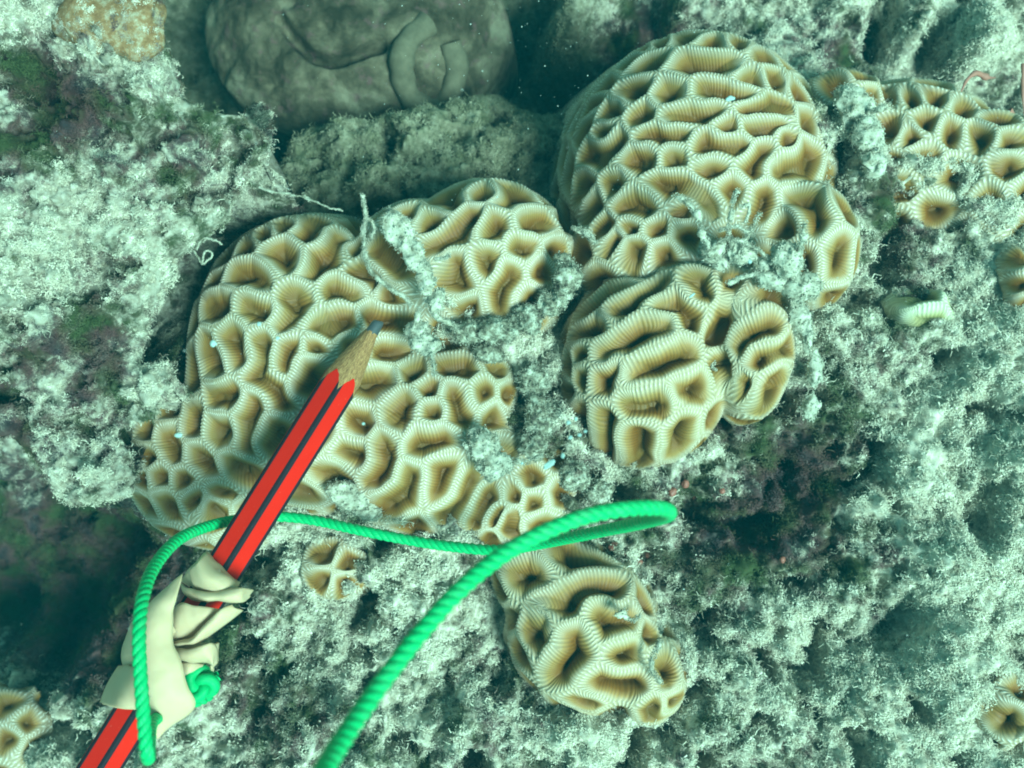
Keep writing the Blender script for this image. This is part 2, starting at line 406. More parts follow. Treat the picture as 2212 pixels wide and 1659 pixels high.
Vg = np.stack([X.ravel(), Y.ravel(), Z.ravel()], 1)
ny_, nx_ = X.shape
Fg = grid_faces(nx_, ny_)
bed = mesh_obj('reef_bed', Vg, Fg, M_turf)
tag(bed, 'rough reef rock under silt and turf filling the frame between the corals', kind='structure')
def set_attr(me, name, vals, dom='POINT'):
    a = me.attributes.new(name, 'FLOAT', dom); a.data.foreach_set('value', np.asarray(vals, dtype=np.float32).ravel())
silt_light_g = silt_light_at(Vg[:, 0], Vg[:, 1], Vg[:, 2]); set_attr(bed.data, 'silt', silt_light_g)
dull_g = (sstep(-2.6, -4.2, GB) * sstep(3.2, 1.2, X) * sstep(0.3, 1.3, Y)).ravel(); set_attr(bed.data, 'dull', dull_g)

# the rounded rock itself
M_mound, nt, b = new_mat('smooth_rock')
P_ = pos(nt); c_ = ramp(nt, noise(nt, P_, 0.9, 6, 0.62, 0.3), [(0.34, (0.03, 0.025, 0.015)), (0.46, (0.075, 0.06, 0.038)), (0.56, (0.14, 0.115, 0.075)), (0.68, (0.25, 0.22, 0.15))])
c_ = mixc(nt, ramp(nt, noise(nt, P_, 3.2, 4, 0.6), [(0.56, 0.0), (0.70, 0.6)]), c_, (0.16, 0.08, 0.085))
nt.links.new(c_, b.inputs['Base Color']); b.inputs['Roughness'].default_value = 0.95; b.inputs['Specular IOR Level'].default_value = 0.1
bump(nt, b, noise(nt, P_, 9, 6, 0.75), 0.8, 0.08)
mz = mound + 0.16 * fbm(X, Y, 0.5, 4, 15, 0.6) - 0.25 - 0.4 * sstep(0.7, 1.0, rm + 0.25 * fbm(X, Y, 1.0, 3, 19)) - 3.5 * sstep(0.93, 1.02, rm)
km = (rm < 1.02).ravel()
Vm, Fm, _u = compact(np.stack([X.ravel(), Y.ravel(), mz.ravel()], 1), grid_faces(X.shape[1], X.shape[0], lambda F: km[F].all(1)))
o = mound_obj = mesh_obj('rounded_rock', Vm, Fm, M_mound, origin=(mc[0], mc[1], -10.0))
tag(o, 'large dim rounded rock with a curved dark groove deep in the gap at the top', 'rock')

# ---------------------------------------------------------------- the near rock ledge at the left
def poly_sd(x, y, P):
    """signed distance to polygon, positive inside"""
    P = np.asarray(P); d = np.full(x.shape, 1e9); ins = np.zeros(x.shape, bool)
    for (ax_, ay_), (bx_, by_) in zip(P, np.roll(P, -1, 0)):
        dx, dy = bx_ - ax_, by_ - ay_
        t = np.clip(((x - ax_) * dx + (y - ay_) * dy) / (dx * dx + dy * dy + 1e-12), 0, 1)
        d = np.minimum(d, np.hypot(x - ax_ - t * dx, y - ay_ - t * dy))
        c = ((ay_ > y) != (by_ > y)) & (x < (bx_ - ax_) * (y - ay_) / (by_ - ay_ + 1e-12) + ax_)
        ins ^= c
    return np.where(ins, d, -d)
LP = [(-400,-300),(300,-300),(320,-60),(330,30),(370,75),(395,130),(410,190),(432,222),(470,228),(530,242),(575,262),(597,300),(588,338),(552,390),(527,428),(492,467),(462,507),(428,550),(390,572),(373,612),(350,665),
      (325,706),(300,745),(310,790),(375,785),(382,830),(376,858),(345,880),(342,904),(317,916),(280,912),(255,950),(287,968),(292,1042),(284,1074),(215,1100),(160,1090),(110,1060),(70,980),(20,935),(-60,940),(-400,1000)]
LZ = 0.2
LPw = [un(a - (28 if b < 460 else 8), b, LZ - 0.1)[:2] for a, b in LP]
lx = np.concatenate([np.arange(-20, -11.6, 0.3), np.arange(-11.6, -4.0, 0.045)]); ly = np.concatenate([np.arange(-3.2, 9.6, 0.045), np.arange(9.6, 14, 0.3)])
LX, LY = np.meshgrid(lx, ly)
wx = LX + 0.22 * fbm(LX, LY, 0.5, 3, 201); wy = LY + 0.22 * fbm(LX, LY, 0.5, 3, 211)
SD = poly_sd(wx, wy, LPw)
LH = LZ - 0.4 + 1.05 * np.sqrt(np.clip(SD, 0, 1.6) / 1.6) * (1 - 0.25 * sstep(2, 8, SD))
LH += rough(LX + 31, LY + 7, 1.15) * sstep(-0.05, 0.5, SD)
LH = np.where(SD < 0, LZ - 0.4 + 40 * SD, LH)
# orange sponge hollow and folds
for (a, b, rr, dz) in ((240, 60, 0.75, 0.55), (110, 210, 0.7, -1.1), (210, 250, 0.9, 0.35), (60, 330, 0.5, -0.4), (320, 330, 1.0, 0.3), (150, 480, 1.6, 0.5), (300, 480, 1.2, 0.35), (90, 640, 1.4, 0.3), (200, 780, 0.9, -0.5), (300, 850, 0.8, 0.3), (230, 1010, 0.8, 0.2), (130,880,0.7,-0.9)):
    c = un(a, b, 0.5); LH += dz * np.exp(-((LX - c[0]) ** 2 + (LY - c[1]) ** 2) / (rr * rr))
gsy, gsx = np.gradient(SD, ly, lx); gm = np.hypot(gsx, gsy) + 1e-6
under = np.clip(-SD, 0, 1) * 22                       # the edge is undercut: it falls away back under the ledge
LXu = LX + gsx / gm * under; LYu = LY + gsy / gm * under
Vl = np.stack([LXu.ravel(), LYu.ravel(), LH.ravel()], 1)
keep = (SD.ravel() > -0.14)
Fl = grid_faces(len(lx), len(ly), lambda F: keep[F].all(1))
Vl, Fl, used = compact(Vl, Fl)
M_ledge = mat_turf('ledge_rock', 0.72)
SILT_L = [(110,190,70,-0.9),(150,230,60,-0.6),(60,110,50,-0.4),(90,40,60,0.3),(60,330,60,-0.1),(280,340,90,-0.05),(150,440,110,0.15),(250,520,120,0.3),(60,540,90,0.25),(480,340,90,0.1),(230,560,40,-0.3),
          (190,700,60,-0.6),(90,770,60,-0.55),(220,780,50,-0.3),(80,900,60,0.3),(300,830,60,0.35),(40,960,60,-0.6),(200,860,60,-0.35),(240,960,60,0.2),(180,260,80,-0.3),(300,290,80,-0.15),(400,330,60,-0.15),(330,420,60,-0.15),(420,300,60,-0.1),(60,660,70,0.35),(350,620,60,0.3)]
def silt_l(x, y, z):
    k = FP / (CAMZ - z); px = x * k + 1106; py = 829.5 - y * k
    s = np.zeros_like(px) - 0.08
    for a, b, r, v in SILT_L: s += (v * 0.7 if v < 0 else v) * np.exp(-((px - a) ** 2 + (py - b) ** 2) / (r * r))
    return s
ledge = empty('rock_ledge', un(150, 500, -1.0))
tag(ledge, 'pale silt covered rock ledge jutting in from the left edge above the dark gap', 'rock')
rk = mesh_obj('rock_face', Vl, Fl, M_ledge, ledge)
silt_lv = silt_l(Vl[:, 0], Vl[:, 1], Vl[:, 2]); set_attr(rk.data, 'silt', silt_lv)

# ---------------------------------------------------------------- turf tufts: small filament bundles instanced over the rock
def filaments(P, D, length, rad, rg, sides=3, wob=0.35):
    """bent prisms from points P along unit directions D; returns quads"""
    n = len(P); L = length[:, None]
    r1 = rg.normal(size=(n, 3)); A = np.cross(D, r1); A /= np.linalg.norm(A, axis=1, keepdims=True) + 1e-9; B = np.cross(D, A)
    mid = P + D * L * 0.5 + A * L * wob * rg.uniform(-1, 1, (n, 1)); end = P + D * L + B * L * wob * rg.uniform(-1, 1, (n, 1))
    rings = []
    for c, rr in ((P, 1.0), (mid, 0.8), (end, 0.35)):
        for k in range(sides):
            a = 2 * math.pi * k / sides
            rings.append(c + (A * math.cos(a) + B * math.sin(a)) * rad[:, None] * rr)
    V = np.stack(rings, 1)                         # n, 3*sides, 3
    F = []
    for s in (0, sides):
        for k in range(sides):
            F.append([s + k, s + (k + 1) % sides, s + sides + (k + 1) % sides, s + sides + k])
    F = (np.array(F)[None] + (np.arange(n) * 3 * sides)[:, None, None]).reshape(-1, 4)
    return V.reshape(-1, 3), F

def grains(P, size, rg):
    """small uneven six-sided crumbs"""
    n = len(P); base = np.array([[-1,-1,-1],[1,-1,-1],[1,1,-1],[-1,1,-1],[-1,-1,1],[1,-1,1],[1,1,1],[-1,1,1]]) * 0.6
    V = base[None] * size[:, None, None] * rg.uniform(0.45, 1.25, (n, 8, 1)) * rg.uniform(0.5, 1.2, (n, 1, 3))
    a = rg.uniform(0, 6.28, n); c, s = np.cos(a), np.sin(a)
    Vx = V[..., 0] * c[:, None] - V[..., 2] * s[:, None]; Vz = V[..., 0] * s[:, None] + V[..., 2] * c[:, None]
    V = np.stack([Vx, V[..., 1], Vz], -1) + P[:, None]
    f = np.array([[0,3,2,1],[4,5,6,7],[0,1,5,4],[1,2,6,5],[2,3,7,6],[3,0,4,7]])
    F = (f[None] + (np.arange(n) * 8)[:, None, None]).reshape(-1, 4)
    return V.reshape(-1, 3), F

def join(parts):
    Vs, Fs, o = [], [], 0
    for V, F in parts: Vs.append(V); Fs.append(F + o); o += len(V)
    return np.concatenate(Vs), np.concatenate(Fs)

tuft_col = bpy.data.collections.new('turf_tuft_shapes')
def unit(v): return v / (np.linalg.norm(v, axis=1, keepdims=True) + 1e-9)
for k in range(7):
    rg = np.random.default_rng(50 + k)
    nf = [34, 26, 40, 18, 30, 12, 22][k]; ng = [20, 40, 16, 55, 26, 60, 10][k]
    p = rg.normal(size=(nf, 3)) * [0.045, 0.045, 0.012]
    d = unit(rg.normal(size=(nf, 3)) * [1, 1, 0.6] + [0, 0, 0.75])
    V1, F1 = filaments(p, d, rg.uniform(0.02, 0.075, nf) * (1.6 if k in (0, 6) else 1), rg.uniform(0.004, 0.010, nf), rg, wob=0.5)
    g = rg.normal(size=(ng, 3)) * [0.05, 0.05, 0.025] + [0, 0, 0.02]
    V2, F2 = grains(g, rg.uniform(0.006, 0.020, ng), rg)
    V, F = join([(V1, F1), (V2, F2)])
    V = V * [1, 1, 0.65]
    o = mesh_obj('turf_tuft_shape', V, F, M_tuft, smooth=False)
    col.objects.unlink(o); tuft_col.objects.link(o)

def tuft_group():
    ng = bpy.data.node_groups.new('scatter_tufts', 'GeometryNodeTree')
    ng.interface.new_socket('Geometry', in_out='INPUT', socket_type='NodeSocketGeometry')
    ng.interface.new_socket('Geometry', in_out='OUTPUT', socket_type='NodeSocketGeometry')
    gi = ng.nodes.new('NodeGroupInput'); go = ng.nodes.new('NodeGroupOutput')
    ci = ng.nodes.new('GeometryNodeCollectionInfo'); ci.inputs[0].default_value = tuft_col
    ci.inputs['Separate Children'].default_value = True; ci.inputs['Reset Children'].default_value = True
    iop = ng.nodes.new('GeometryNodeInstanceOnPoints'); iop.inputs['Pick Instance'].default_value = True
    def na(name, t):
        n = ng.nodes.new('GeometryNodeInputNamedAttribute'); n.data_type = t; n.inputs[0].default_value = name; return n.outputs[0]
    ng.links.new(gi.outputs[0], iop.inputs['Points']); ng.links.new(ci.outputs[0], iop.inputs['Instance'])
    e2r = ng.nodes.new('FunctionNodeEulerToRotation')
    ng.links.new(na('rot', 'FLOAT_VECTOR'), e2r.inputs[0]); ng.links.new(e2r.outputs[0], iop.inputs['Rotation'])
    ng.links.new(na('size', 'FLOAT'), iop.inputs['Scale'])
    ng.links.new(iop.outputs[0], go.inputs[0])
    return ng
TUFTS = tuft_group()

def scatter(name, P, Nn, size, silt, parent=None, dull=None):
    me = bpy.data.meshes.new(name); me.vertices.add(len(P)); me.vertices.foreach_set('co', P.astype(np.float32).ravel())
    rg = np.random.default_rng(len(P))
    tilt = np.arccos(np.clip(Nn[:, 2], -1, 1)); az = np.arctan2(Nn[:, 1], Nn[:, 0])
    # rotate z to N: yaw spin, then tilt about y, then azimuth -> XYZ euler via matrices
    sp = rg.uniform(0, 6.283, len(P))
    cz, sz = np.cos(az), np.sin(az); cy, sy = np.cos(tilt), np.sin(tilt); cs, ss = np.cos(sp), np.sin(sp)
    R = np.zeros((len(P), 3, 3))
    A = np.stack([np.stack([cz * cy, -sz, cz * sy], 1), np.stack([sz * cy, cz, sz * sy], 1), np.stack([-sy, 0 * cy, cy], 1)], 1)
    S = np.zeros_like(A); S[:, 0, 0] = cs; S[:, 0, 1] = -ss; S[:, 1, 0] = ss; S[:, 1, 1] = cs; S[:, 2, 2] = 1
    R = A @ S
    ey = np.arcsin(np.clip(-R[:, 2, 0], -1, 1)); ex = np.arctan2(R[:, 2, 1], R[:, 2, 2]); ez = np.arctan2(R[:, 1, 0], R[:, 0, 0])
    a = me.attributes.new('rot', 'FLOAT_VECTOR', 'POINT'); a.data.foreach_set('vector', np.stack([ex, ey, ez], 1).astype(np.float32).ravel())
    for nm, v in (('size', size), ('silt', silt), ('dull', np.zeros(len(P)) if dull is None else dull)):
        a = me.attributes.new(nm, 'FLOAT', 'POINT'); a.data.foreach_set('value', v.astype(np.float32))
    o = bpy.data.objects.new(name, me); col.objects.link(o)
    if parent: o.parent = parent; o.location = -parent.location
    md = o.modifiers.new('tufts', 'NODES'); md.node_group = TUFTS
    return o

def sample_surface(V, F, dens, mask=None, rg=rng):
    a = V[F[:, 2]] - V[F[:, 0]]; b = V[F[:, 3]] - V[F[:, 1]]
    n = np.cross(a, b); ar = 0.5 * np.linalg.norm(n, axis=1); n = n / (2 * ar[:, None] + 1e-12)
    ex = ar * dens * (1 if mask is None else mask)
    cnt = np.floor(ex).astype(int) + (rg.random(len(ex)) < (ex % 1))
    idx = np.repeat(np.arange(len(F)), cnt)
    u = rg.random((len(idx), 1)); v = rg.random((len(idx), 1)); f = F[idx]
    P = (V[f[:, 0]] * (1 - u) + V[f[:, 1]] * u) * (1 - v) + (V[f[:, 3]] * (1 - u) + V[f[:, 2]] * u) * v
    return P, n[idx], idx
# ---------------------------------------------------------------- coral colonies
def lobe(px, py, zt, rx, ry, rot=0.0, H=None, tx=0.0, ty=0.0):
    k = (CAMZ - zt) / FP; c = un(px, py, zt)
    return dict(c=c, rx=rx * k, ry=ry * k, rot=math.radians(rot), H=H if H else 0.9 * min(rx, ry) * k, tx=tx, ty=ty)

def lobes_z(L, x, y):
    zs = []
    for l in L:
        dx, dy = x - l['c'][0], y - l['c'][1]; c, s = math.cos(l['rot']), math.sin(l['rot'])
        u = (dx * c + dy * s) / l['rx']; v = (-dx * s + dy * c) / l['ry']; r = np.sqrt(u * u + v * v)
        rc = np.minimum(r, 0.97)
        z = l['c'][2] - l['H'] * (1 - np.sqrt(1 - rc ** 2.2)) - l['H'] * 7.0 * (r - rc) * 1.0 + l['tx'] * dx + l['ty'] * dy
        zs.append(z)
    k = 7.0
    m = np.max(zs, axis=0)
    return m + np.log(sum(np.exp(k * (z - m)) for z in zs)) / k - (math.log(1.3) / k)

def colony(label, cat, sites, L, mat, step=0.0165, spacing=0.066, depth=0.31, rnd=0.78, lean=0.7, bottom=1.1, group='brain corals on the reef', warp=0.12, rib_amp=0.006, tooth=1.8, seed=0, extra=0.0, maxw=0.52, zmin=-99):
    x0 = min(l['c'][0] - 1.12 * max(l['rx'], l['ry']) for l in L); x1 = max(l['c'][0] + 1.12 * max(l['rx'], l['ry']) for l in L)
    y0 = min(l['c'][1] - 1.12 * max(l['rx'], l['ry']) for l in L); y1 = max(l['c'][1] + 1.12 * max(l['rx'], l['ry']) for l in L)
    xs = np.arange(x0, x1, step); ys = np.arange(y0, y1, step); X, Y = np.meshgrid(xs, ys)
    Z = lobes_z(L, X, Y)
    V = np.stack([X.ravel(), Y.ravel(), Z.ravel()], 1)
    N0 = vnormals(V, grid_faces(len(xs), len(ys)))
    gz = interp_ground(V[:, 0], V[:, 1])
    keep = (V[:, 2] > gz - bottom) & (V[:, 2] > zmin)
    F = grid_faces(len(xs), len(ys), lambda F: keep[F].any(1))
    V, F, used = compact(V, F); N0 = N0[used]
    # valleys onto the surface
    P = []
    for s in sites:
        q = []
        for (px, py) in s:
            z = L[0]['c'][2] - 0.5
            for _ in range(14):
                x, y, _z = un(px, py, z); z = 0.5 * z + 0.5 * float(lobes_z(L, np.array([x]), np.array([y]))[0])
            q.append((x, y, z))
        P.append(np.array(q))
    rg = np.random.default_rng(100 + seed)
    # unseen flanks: more corallites where none were read
    cand = V[rg.permutation(len(V))[:1500]]
    allp = np.concatenate([np.concatenate([p, (p[:-1] + p[1:]) / 2]) for p in P]); nread = len(P); acc = list(allp)
    for c in cand:
        if np.min(np.linalg.norm(np.array(acc) - c, axis=1)) > 0.72: acc.append(c); P.append(c[None])
    # warped positions make uneven walls
    Vw = V + warp * np.stack([fbm3(V, 0.55, 2, 300 + 9 * j + seed) for j in range(3)], 1)
    nv = len(V); D1 = np.full(nv, 9.0); D2 = np.full(nv, 9.0); S1 = np.zeros(nv, int); T1 = np.zeros(nv); Q1 = np.zeros((nv, 3))
    for i, p in enumerate(P):
        if len(p) == 1:
            q = np.broadcast_to(p[0], V.shape); d = np.linalg.norm(Vw - q, axis=1); t = np.zeros(nv)
        else:
            d = np.full(nv, 99.0); t = np.zeros(nv); q = np.zeros((nv, 3)); acc_l = 0
            for a, b in zip(p[:-1], p[1:]):
                ab = b - a; l2 = ab @ ab; u = np.clip(((Vw - a) @ ab) / l2, 0, 1); qq = a + u[:, None] * ab
                dd = np.linalg.norm(Vw - qq, axis=1); m = dd < d
                d[m] = dd[m]; t[m] = acc_l + u[m] * math.sqrt(l2); q[m] = qq[m]; acc_l += math.sqrt(l2)
        m1 = d < D1
        D2 = np.where(m1, D1, np.minimum(D2, d)); D1 = np.where(m1, d, D1); S1 = np.where(m1, i, S1); T1 = np.where(m1, t, T1); Q1[m1] = q[m1]
    e = (D2 - D1) * 0.5
    near = e < 0.04
    cnt = np.bincount(S1[near], minlength=len(P)); Rm = np.bincount(S1[near], D1[near], len(P)) / np.maximum(cnt, 1)
    Rm = np.where(cnt > 4, Rm, 0.33); Rm = np.clip(Rm, 0.12, 0.6)
    # septa coordinate
    PH = np.zeros(nv); NT = np.zeros(len(P)); PAR = np.zeros(nv)
    order = np.argsort(S1, kind='stable'); bounds = np.searchsorted(S1[order], np.arange(len(P) + 1))
    for i, p in enumerate(P):
        idx = order[bounds[i]:bounds[i + 1]]
        if len(idx) == 0: continue
        n = N0[idx].mean(0); n /= np.linalg.norm(n) + 1e-9
        ref = (p[-1] - p[0]) if len(p) > 1 else np.array([math.cos(i * 1.7), math.sin(i * 1.7), 0.1])
        ref = ref - n * (ref @ n); ref /= np.linalg.norm(ref) + 1e-9; bi = np.cross(n, ref)
        dv = Vw[idx] - Q1[idx]; ph = np.arctan2(dv @ bi, dv @ ref)
        Lt = float(np.linalg.norm(np.diff(p, axis=0), axis=1).sum()) if len(p) > 1 else 0.0
        t = T1[idx]; tau = np.where(ph < 0, t, 2 * Lt - t)
        circ = 2 * Lt + 2 * math.pi * Rm[i]; n_ = max(12, round(circ / spacing))
        sgm = Rm[i] * ph + tau + 0.10 * spacing * vn2(t * 9, ph * 3, i)
        PH[idx] = sgm / circ * n_; NT[idx[0] * 0 + i] = n_
    em = np.zeros(len(P))
    for i in range(len(P)):
        ii = order[bounds[i]:bounds[i + 1]]
        em[i] = np.percentile(e[ii], 97) if len(ii) else 0.3
    ww = np.minimum(np.maximum(em[S1], 0.10) * 1.0, maxw); t = np.clip((e - 0.018) / (ww - 0.018), 0, 1)
    prof = (1 - rnd) * (0.5 - 0.5 * np.cos(math.pi * t ** 0.85)) + rnd * (1 - np.sqrt(1 - np.minimum(t, 0.999) ** 2))
    dep = depth * np.clip(em[S1] / 0.34, 0.5, 1.15)
    rib = 0.5 + 0.5 * np.cos(2 * math.pi * PH)
    env = (1 - 0.75 * t) * sstep(0.0, 0.03, e)
    disp = -dep * prof + rib_amp * (rib * 2 - 1) * env + tooth * rib_amp * rib ** 3 * np.exp(-((e - 0.035) / 0.03) ** 2) + 0.05 * fbm3(V, 0.8, 2, 71 + seed) + extra
    V2 = V + N0 * disp[:, None]
    V2 = V2 + np.array([-0.075, 0.11, 0.0]) * lean * ((1 - t) ** 1.5 - 0.35)[:, None]
    NN = vnormals(V2, F)
    cz = V[:, 2].min()
    cxy = V[:, :2].mean(0)
    root = empty('brain_coral', (float(cxy[0]), float(cxy[1]), float(interp_ground(cxy[:1], cxy[1:])[0])))
    tag(root, label, cat, group)
    crest = 1 - t
    fs = S1[F[:, 0]]
    fo = np.argsort(fs, kind='stable'); fb = np.searchsorted(fs[fo], np.arange(len(P) + 1))
    def piece(name, fi):
        f = F[fi]
        vi = np.unique(f); mp = np.searchsorted(vi, f)
        o = mesh_obj(name, V2[vi], mp, mat, root)
        me = o.data
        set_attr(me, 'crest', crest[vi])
        p4 = PH[f]; nt = np.maximum(NT[S1[f[:, :1]]], 1)
        p4 = p4 - np.round((p4 - p4[:, :1]) / nt) * nt
        same = S1[f] == S1[f[:, :1]]
        p4 = np.where(same, p4, p4[:, :1])
        set_attr(me, 'phase', p4, 'CORNER')
        me.normals_split_custom_set_from_vertices(NN[vi].tolist())
        return o
    rest = []
    for i in range(len(P)):
        fi = fo[fb[i]:fb[i + 1]]
        if len(fi) == 0: continue
        if i >= nread or len(fi) < 60: rest.append(fi); continue
        piece('corallite', fi)
    if rest:
        o = piece('flank_corallites', np.concatenate(rest)); o['kind'] = 'stuff'
    return root, V2, F, e

COR = []
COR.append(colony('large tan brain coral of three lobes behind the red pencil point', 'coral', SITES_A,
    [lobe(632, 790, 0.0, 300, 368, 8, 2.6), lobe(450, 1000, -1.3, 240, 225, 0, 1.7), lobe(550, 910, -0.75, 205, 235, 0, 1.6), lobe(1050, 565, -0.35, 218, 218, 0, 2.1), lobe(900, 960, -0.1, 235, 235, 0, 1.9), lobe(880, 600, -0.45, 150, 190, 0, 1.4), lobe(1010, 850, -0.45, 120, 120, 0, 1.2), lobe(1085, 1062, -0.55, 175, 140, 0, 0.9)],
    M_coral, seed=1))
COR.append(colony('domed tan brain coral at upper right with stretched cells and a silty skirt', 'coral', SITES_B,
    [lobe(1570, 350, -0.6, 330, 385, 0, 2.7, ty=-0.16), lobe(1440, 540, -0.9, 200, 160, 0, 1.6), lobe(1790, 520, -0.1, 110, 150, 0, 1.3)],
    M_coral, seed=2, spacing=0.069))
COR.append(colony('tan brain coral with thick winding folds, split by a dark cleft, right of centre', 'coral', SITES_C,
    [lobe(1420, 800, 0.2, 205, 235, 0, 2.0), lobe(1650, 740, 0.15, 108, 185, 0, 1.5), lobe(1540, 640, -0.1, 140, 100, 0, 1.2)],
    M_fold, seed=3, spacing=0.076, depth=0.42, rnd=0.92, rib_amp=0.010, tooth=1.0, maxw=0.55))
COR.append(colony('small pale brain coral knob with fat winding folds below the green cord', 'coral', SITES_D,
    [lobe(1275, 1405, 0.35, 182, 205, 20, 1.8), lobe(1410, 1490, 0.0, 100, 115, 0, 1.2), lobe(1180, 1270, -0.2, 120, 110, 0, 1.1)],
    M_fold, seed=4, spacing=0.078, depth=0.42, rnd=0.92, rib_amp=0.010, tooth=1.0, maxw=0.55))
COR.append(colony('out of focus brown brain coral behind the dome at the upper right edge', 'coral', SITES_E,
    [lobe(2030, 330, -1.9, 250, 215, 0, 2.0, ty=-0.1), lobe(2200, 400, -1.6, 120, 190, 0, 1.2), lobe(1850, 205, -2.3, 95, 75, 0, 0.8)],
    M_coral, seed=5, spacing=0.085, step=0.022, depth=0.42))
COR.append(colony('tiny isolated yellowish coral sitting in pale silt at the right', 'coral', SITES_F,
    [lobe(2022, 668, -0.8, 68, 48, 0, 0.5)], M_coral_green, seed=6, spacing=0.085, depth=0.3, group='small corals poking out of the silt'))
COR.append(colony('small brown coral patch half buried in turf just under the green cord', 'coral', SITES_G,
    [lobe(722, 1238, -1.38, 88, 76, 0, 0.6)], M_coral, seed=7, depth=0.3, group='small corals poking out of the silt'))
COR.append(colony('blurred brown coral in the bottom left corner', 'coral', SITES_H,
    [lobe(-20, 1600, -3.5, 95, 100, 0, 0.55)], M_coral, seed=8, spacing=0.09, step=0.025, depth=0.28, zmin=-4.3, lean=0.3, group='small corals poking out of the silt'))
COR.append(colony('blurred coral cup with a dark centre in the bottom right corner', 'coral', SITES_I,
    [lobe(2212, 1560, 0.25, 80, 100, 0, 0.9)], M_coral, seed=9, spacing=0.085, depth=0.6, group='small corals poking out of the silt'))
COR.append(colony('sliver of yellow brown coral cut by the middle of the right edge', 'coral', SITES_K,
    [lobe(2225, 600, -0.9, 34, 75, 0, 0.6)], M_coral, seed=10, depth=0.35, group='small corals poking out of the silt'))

# turf over bed and ledge, denser and longer on the silty parts
inview = (np.abs(Vg[Fg[:, 0], 0]) < 12 + np.maximum(-Vg[Fg[:, 0], 2], 0) * 0.45) & (np.abs(Vg[Fg[:, 0], 1]) < 10 + np.maximum(-Vg[Fg[:, 0], 2], 0) * 0.4)
fine_ = (gx[Fg[:, 1] % nx_] - gx[Fg[:, 0] % nx_] < 0.07) & (gy[np.minimum(Fg[:, 2] // nx_, len(gy) - 1)] - gy[Fg[:, 0] // nx_] < 0.07)
sg = silt_light_g[Fg[:, 0]]
smooth_mound = m_.ravel()[Fg[:, 0]]
dm = np.clip(0.55 + 0.55 * sg + 0.9 * fbm(Vg[Fg[:, 0], 0], Vg[Fg[:, 0], 1], 0.8, 3, 404), 0.40, 1.3) * fine_ * (1 - 0.9 * smooth_mound)
P_, N_, ix = sample_surface(Vg, Fg, 48, dm)
nn = unit(N_ + np.array([0, 0, 0.9]))
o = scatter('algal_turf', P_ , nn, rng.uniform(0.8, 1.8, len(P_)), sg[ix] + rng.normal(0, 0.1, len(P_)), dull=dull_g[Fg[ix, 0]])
tag(o, 'fuzzy silt laden algal turf over the reef rock', 'turf', kind='stuff')
sl = silt_lv[Fl[:, 0]]
dm = np.clip(0.7 + 0.5 * sl + 0.8 * fbm(Vl[Fl[:, 0], 0], Vl[Fl[:, 0], 1], 0.8, 3, 505), 0.35, 1.3) * (Vl[Fl[:, 0], 0] > -11.6)
P_, N_, ix = sample_surface(Vl, Fl, 46, dm)
o = scatter('turf', P_, unit(N_ + np.array([0, 0, 0.5])), rng.uniform(0.6, 1.5, len(P_)), sl[ix] - 0.10 + rng.normal(0, 0.1, len(P_)), ledge)
o['kind'] = 'stuff'
print('tufts ok')

# ---------------------------------------------------------------- smooth curve helpers
def catmull(P, n):
    P = np.asarray(P, float); Q = np.vstack([2 * P[0] - P[1], P, 2 * P[-1] - P[-2]]); out = []
    for i in range(len(P) - 1):
        p0, p1, p2, p3 = Q[i:i + 4]
        for t in np.linspace(0, 1, n, endpoint=False):
            out.append(0.5 * ((2 * p1) + (-p0 + p2) * t + (2 * p0 - 5 * p1 + 4 * p2 - p3) * t * t + (-p0 + 3 * p1 - 3 * p2 + p3) * t ** 3))
    out.append(P[-1]); return np.array(out)

def resample(C, step):
    d = np.linalg.norm(np.diff(C, axis=0), axis=1); s = np.concatenate([[0], np.cumsum(d)]); n = max(3, int(s[-1] / step))
    t = np.linspace(0, s[-1], n); return np.stack([np.interp(t, s, C[:, k]) for k in range(3)], 1), t

def frames(C):
    T = np.gradient(C, axis=0); T /= np.linalg.norm(T, axis=1, keepdims=True) + 1e-12
    u = np.cross(T[0], [0, 0, 1.0]); 
    if np.linalg.norm(u) < 1e-3: u = np.array([1.0, 0, 0])
    U = [u / np.linalg.norm(u)]
    for i in range(1, len(C)):
        v = U[-1] - T[i] * (U[-1] @ T[i]); U.append(v / (np.linalg.norm(v) + 1e-12))
    U = np.array(U); return T, U, np.cross(T, U)

def tube(C, R, sides=8, frame=None, cap=True):
    T, U, W = frame if frame else frames(C); n = len(C); R = np.broadcast_to(R, (n,))
    a = np.arange(sides) * 2 * math.pi / sides
    V = C[:, None] + R[:, None, None] * (U[:, None] * np.cos(a)[None, :, None] + W[:, None] * np.sin(a)[None, :, None])
    i = np.arange(n - 1)[:, None] * sides; k = np.arange(sides)[None]; k2 = (k + 1) % sides
    F = np.stack([i + k, i + k2, i + sides + k2, i + sides + k], -1).reshape(-1, 4)
    return V.reshape(-1, 3), F

# ---------------------------------------------------------------- pencil
def simple_mat(name, c, rough_=0.5, spec=0.5, sub=0.0, bumpn=None, var=0.0, coat=0.0):
    m, nt, b = new_mat(name)
    if var:
        n = noise(nt, pos(nt), bumpn or 4, 4)
        cc = mixc(nt, n, tuple(v * (1 - var) for v in c), tuple(min(1, v * (1 + var)) for v in c)); nt.links.new(cc, b.inputs['Base Color'])
    else: b.inputs['Base Color'].default_value = (*c, 1)
    b.inputs['Roughness'].default_value = rough_; b.inputs['Specular IOR Level'].default_value = spec
    b.inputs['Coat Weight'].default_value = coat; b.inputs['Coat Roughness'].default_value = 0.2
    if sub:
        b.inputs['Subsurface Weight'].default_value = sub; b.inputs['Subsurface Radius'].default_value = (0.25, 0.15, 0.08); b.inputs['Subsurface Scale'].default_value = 0.5
    return m, nt, b

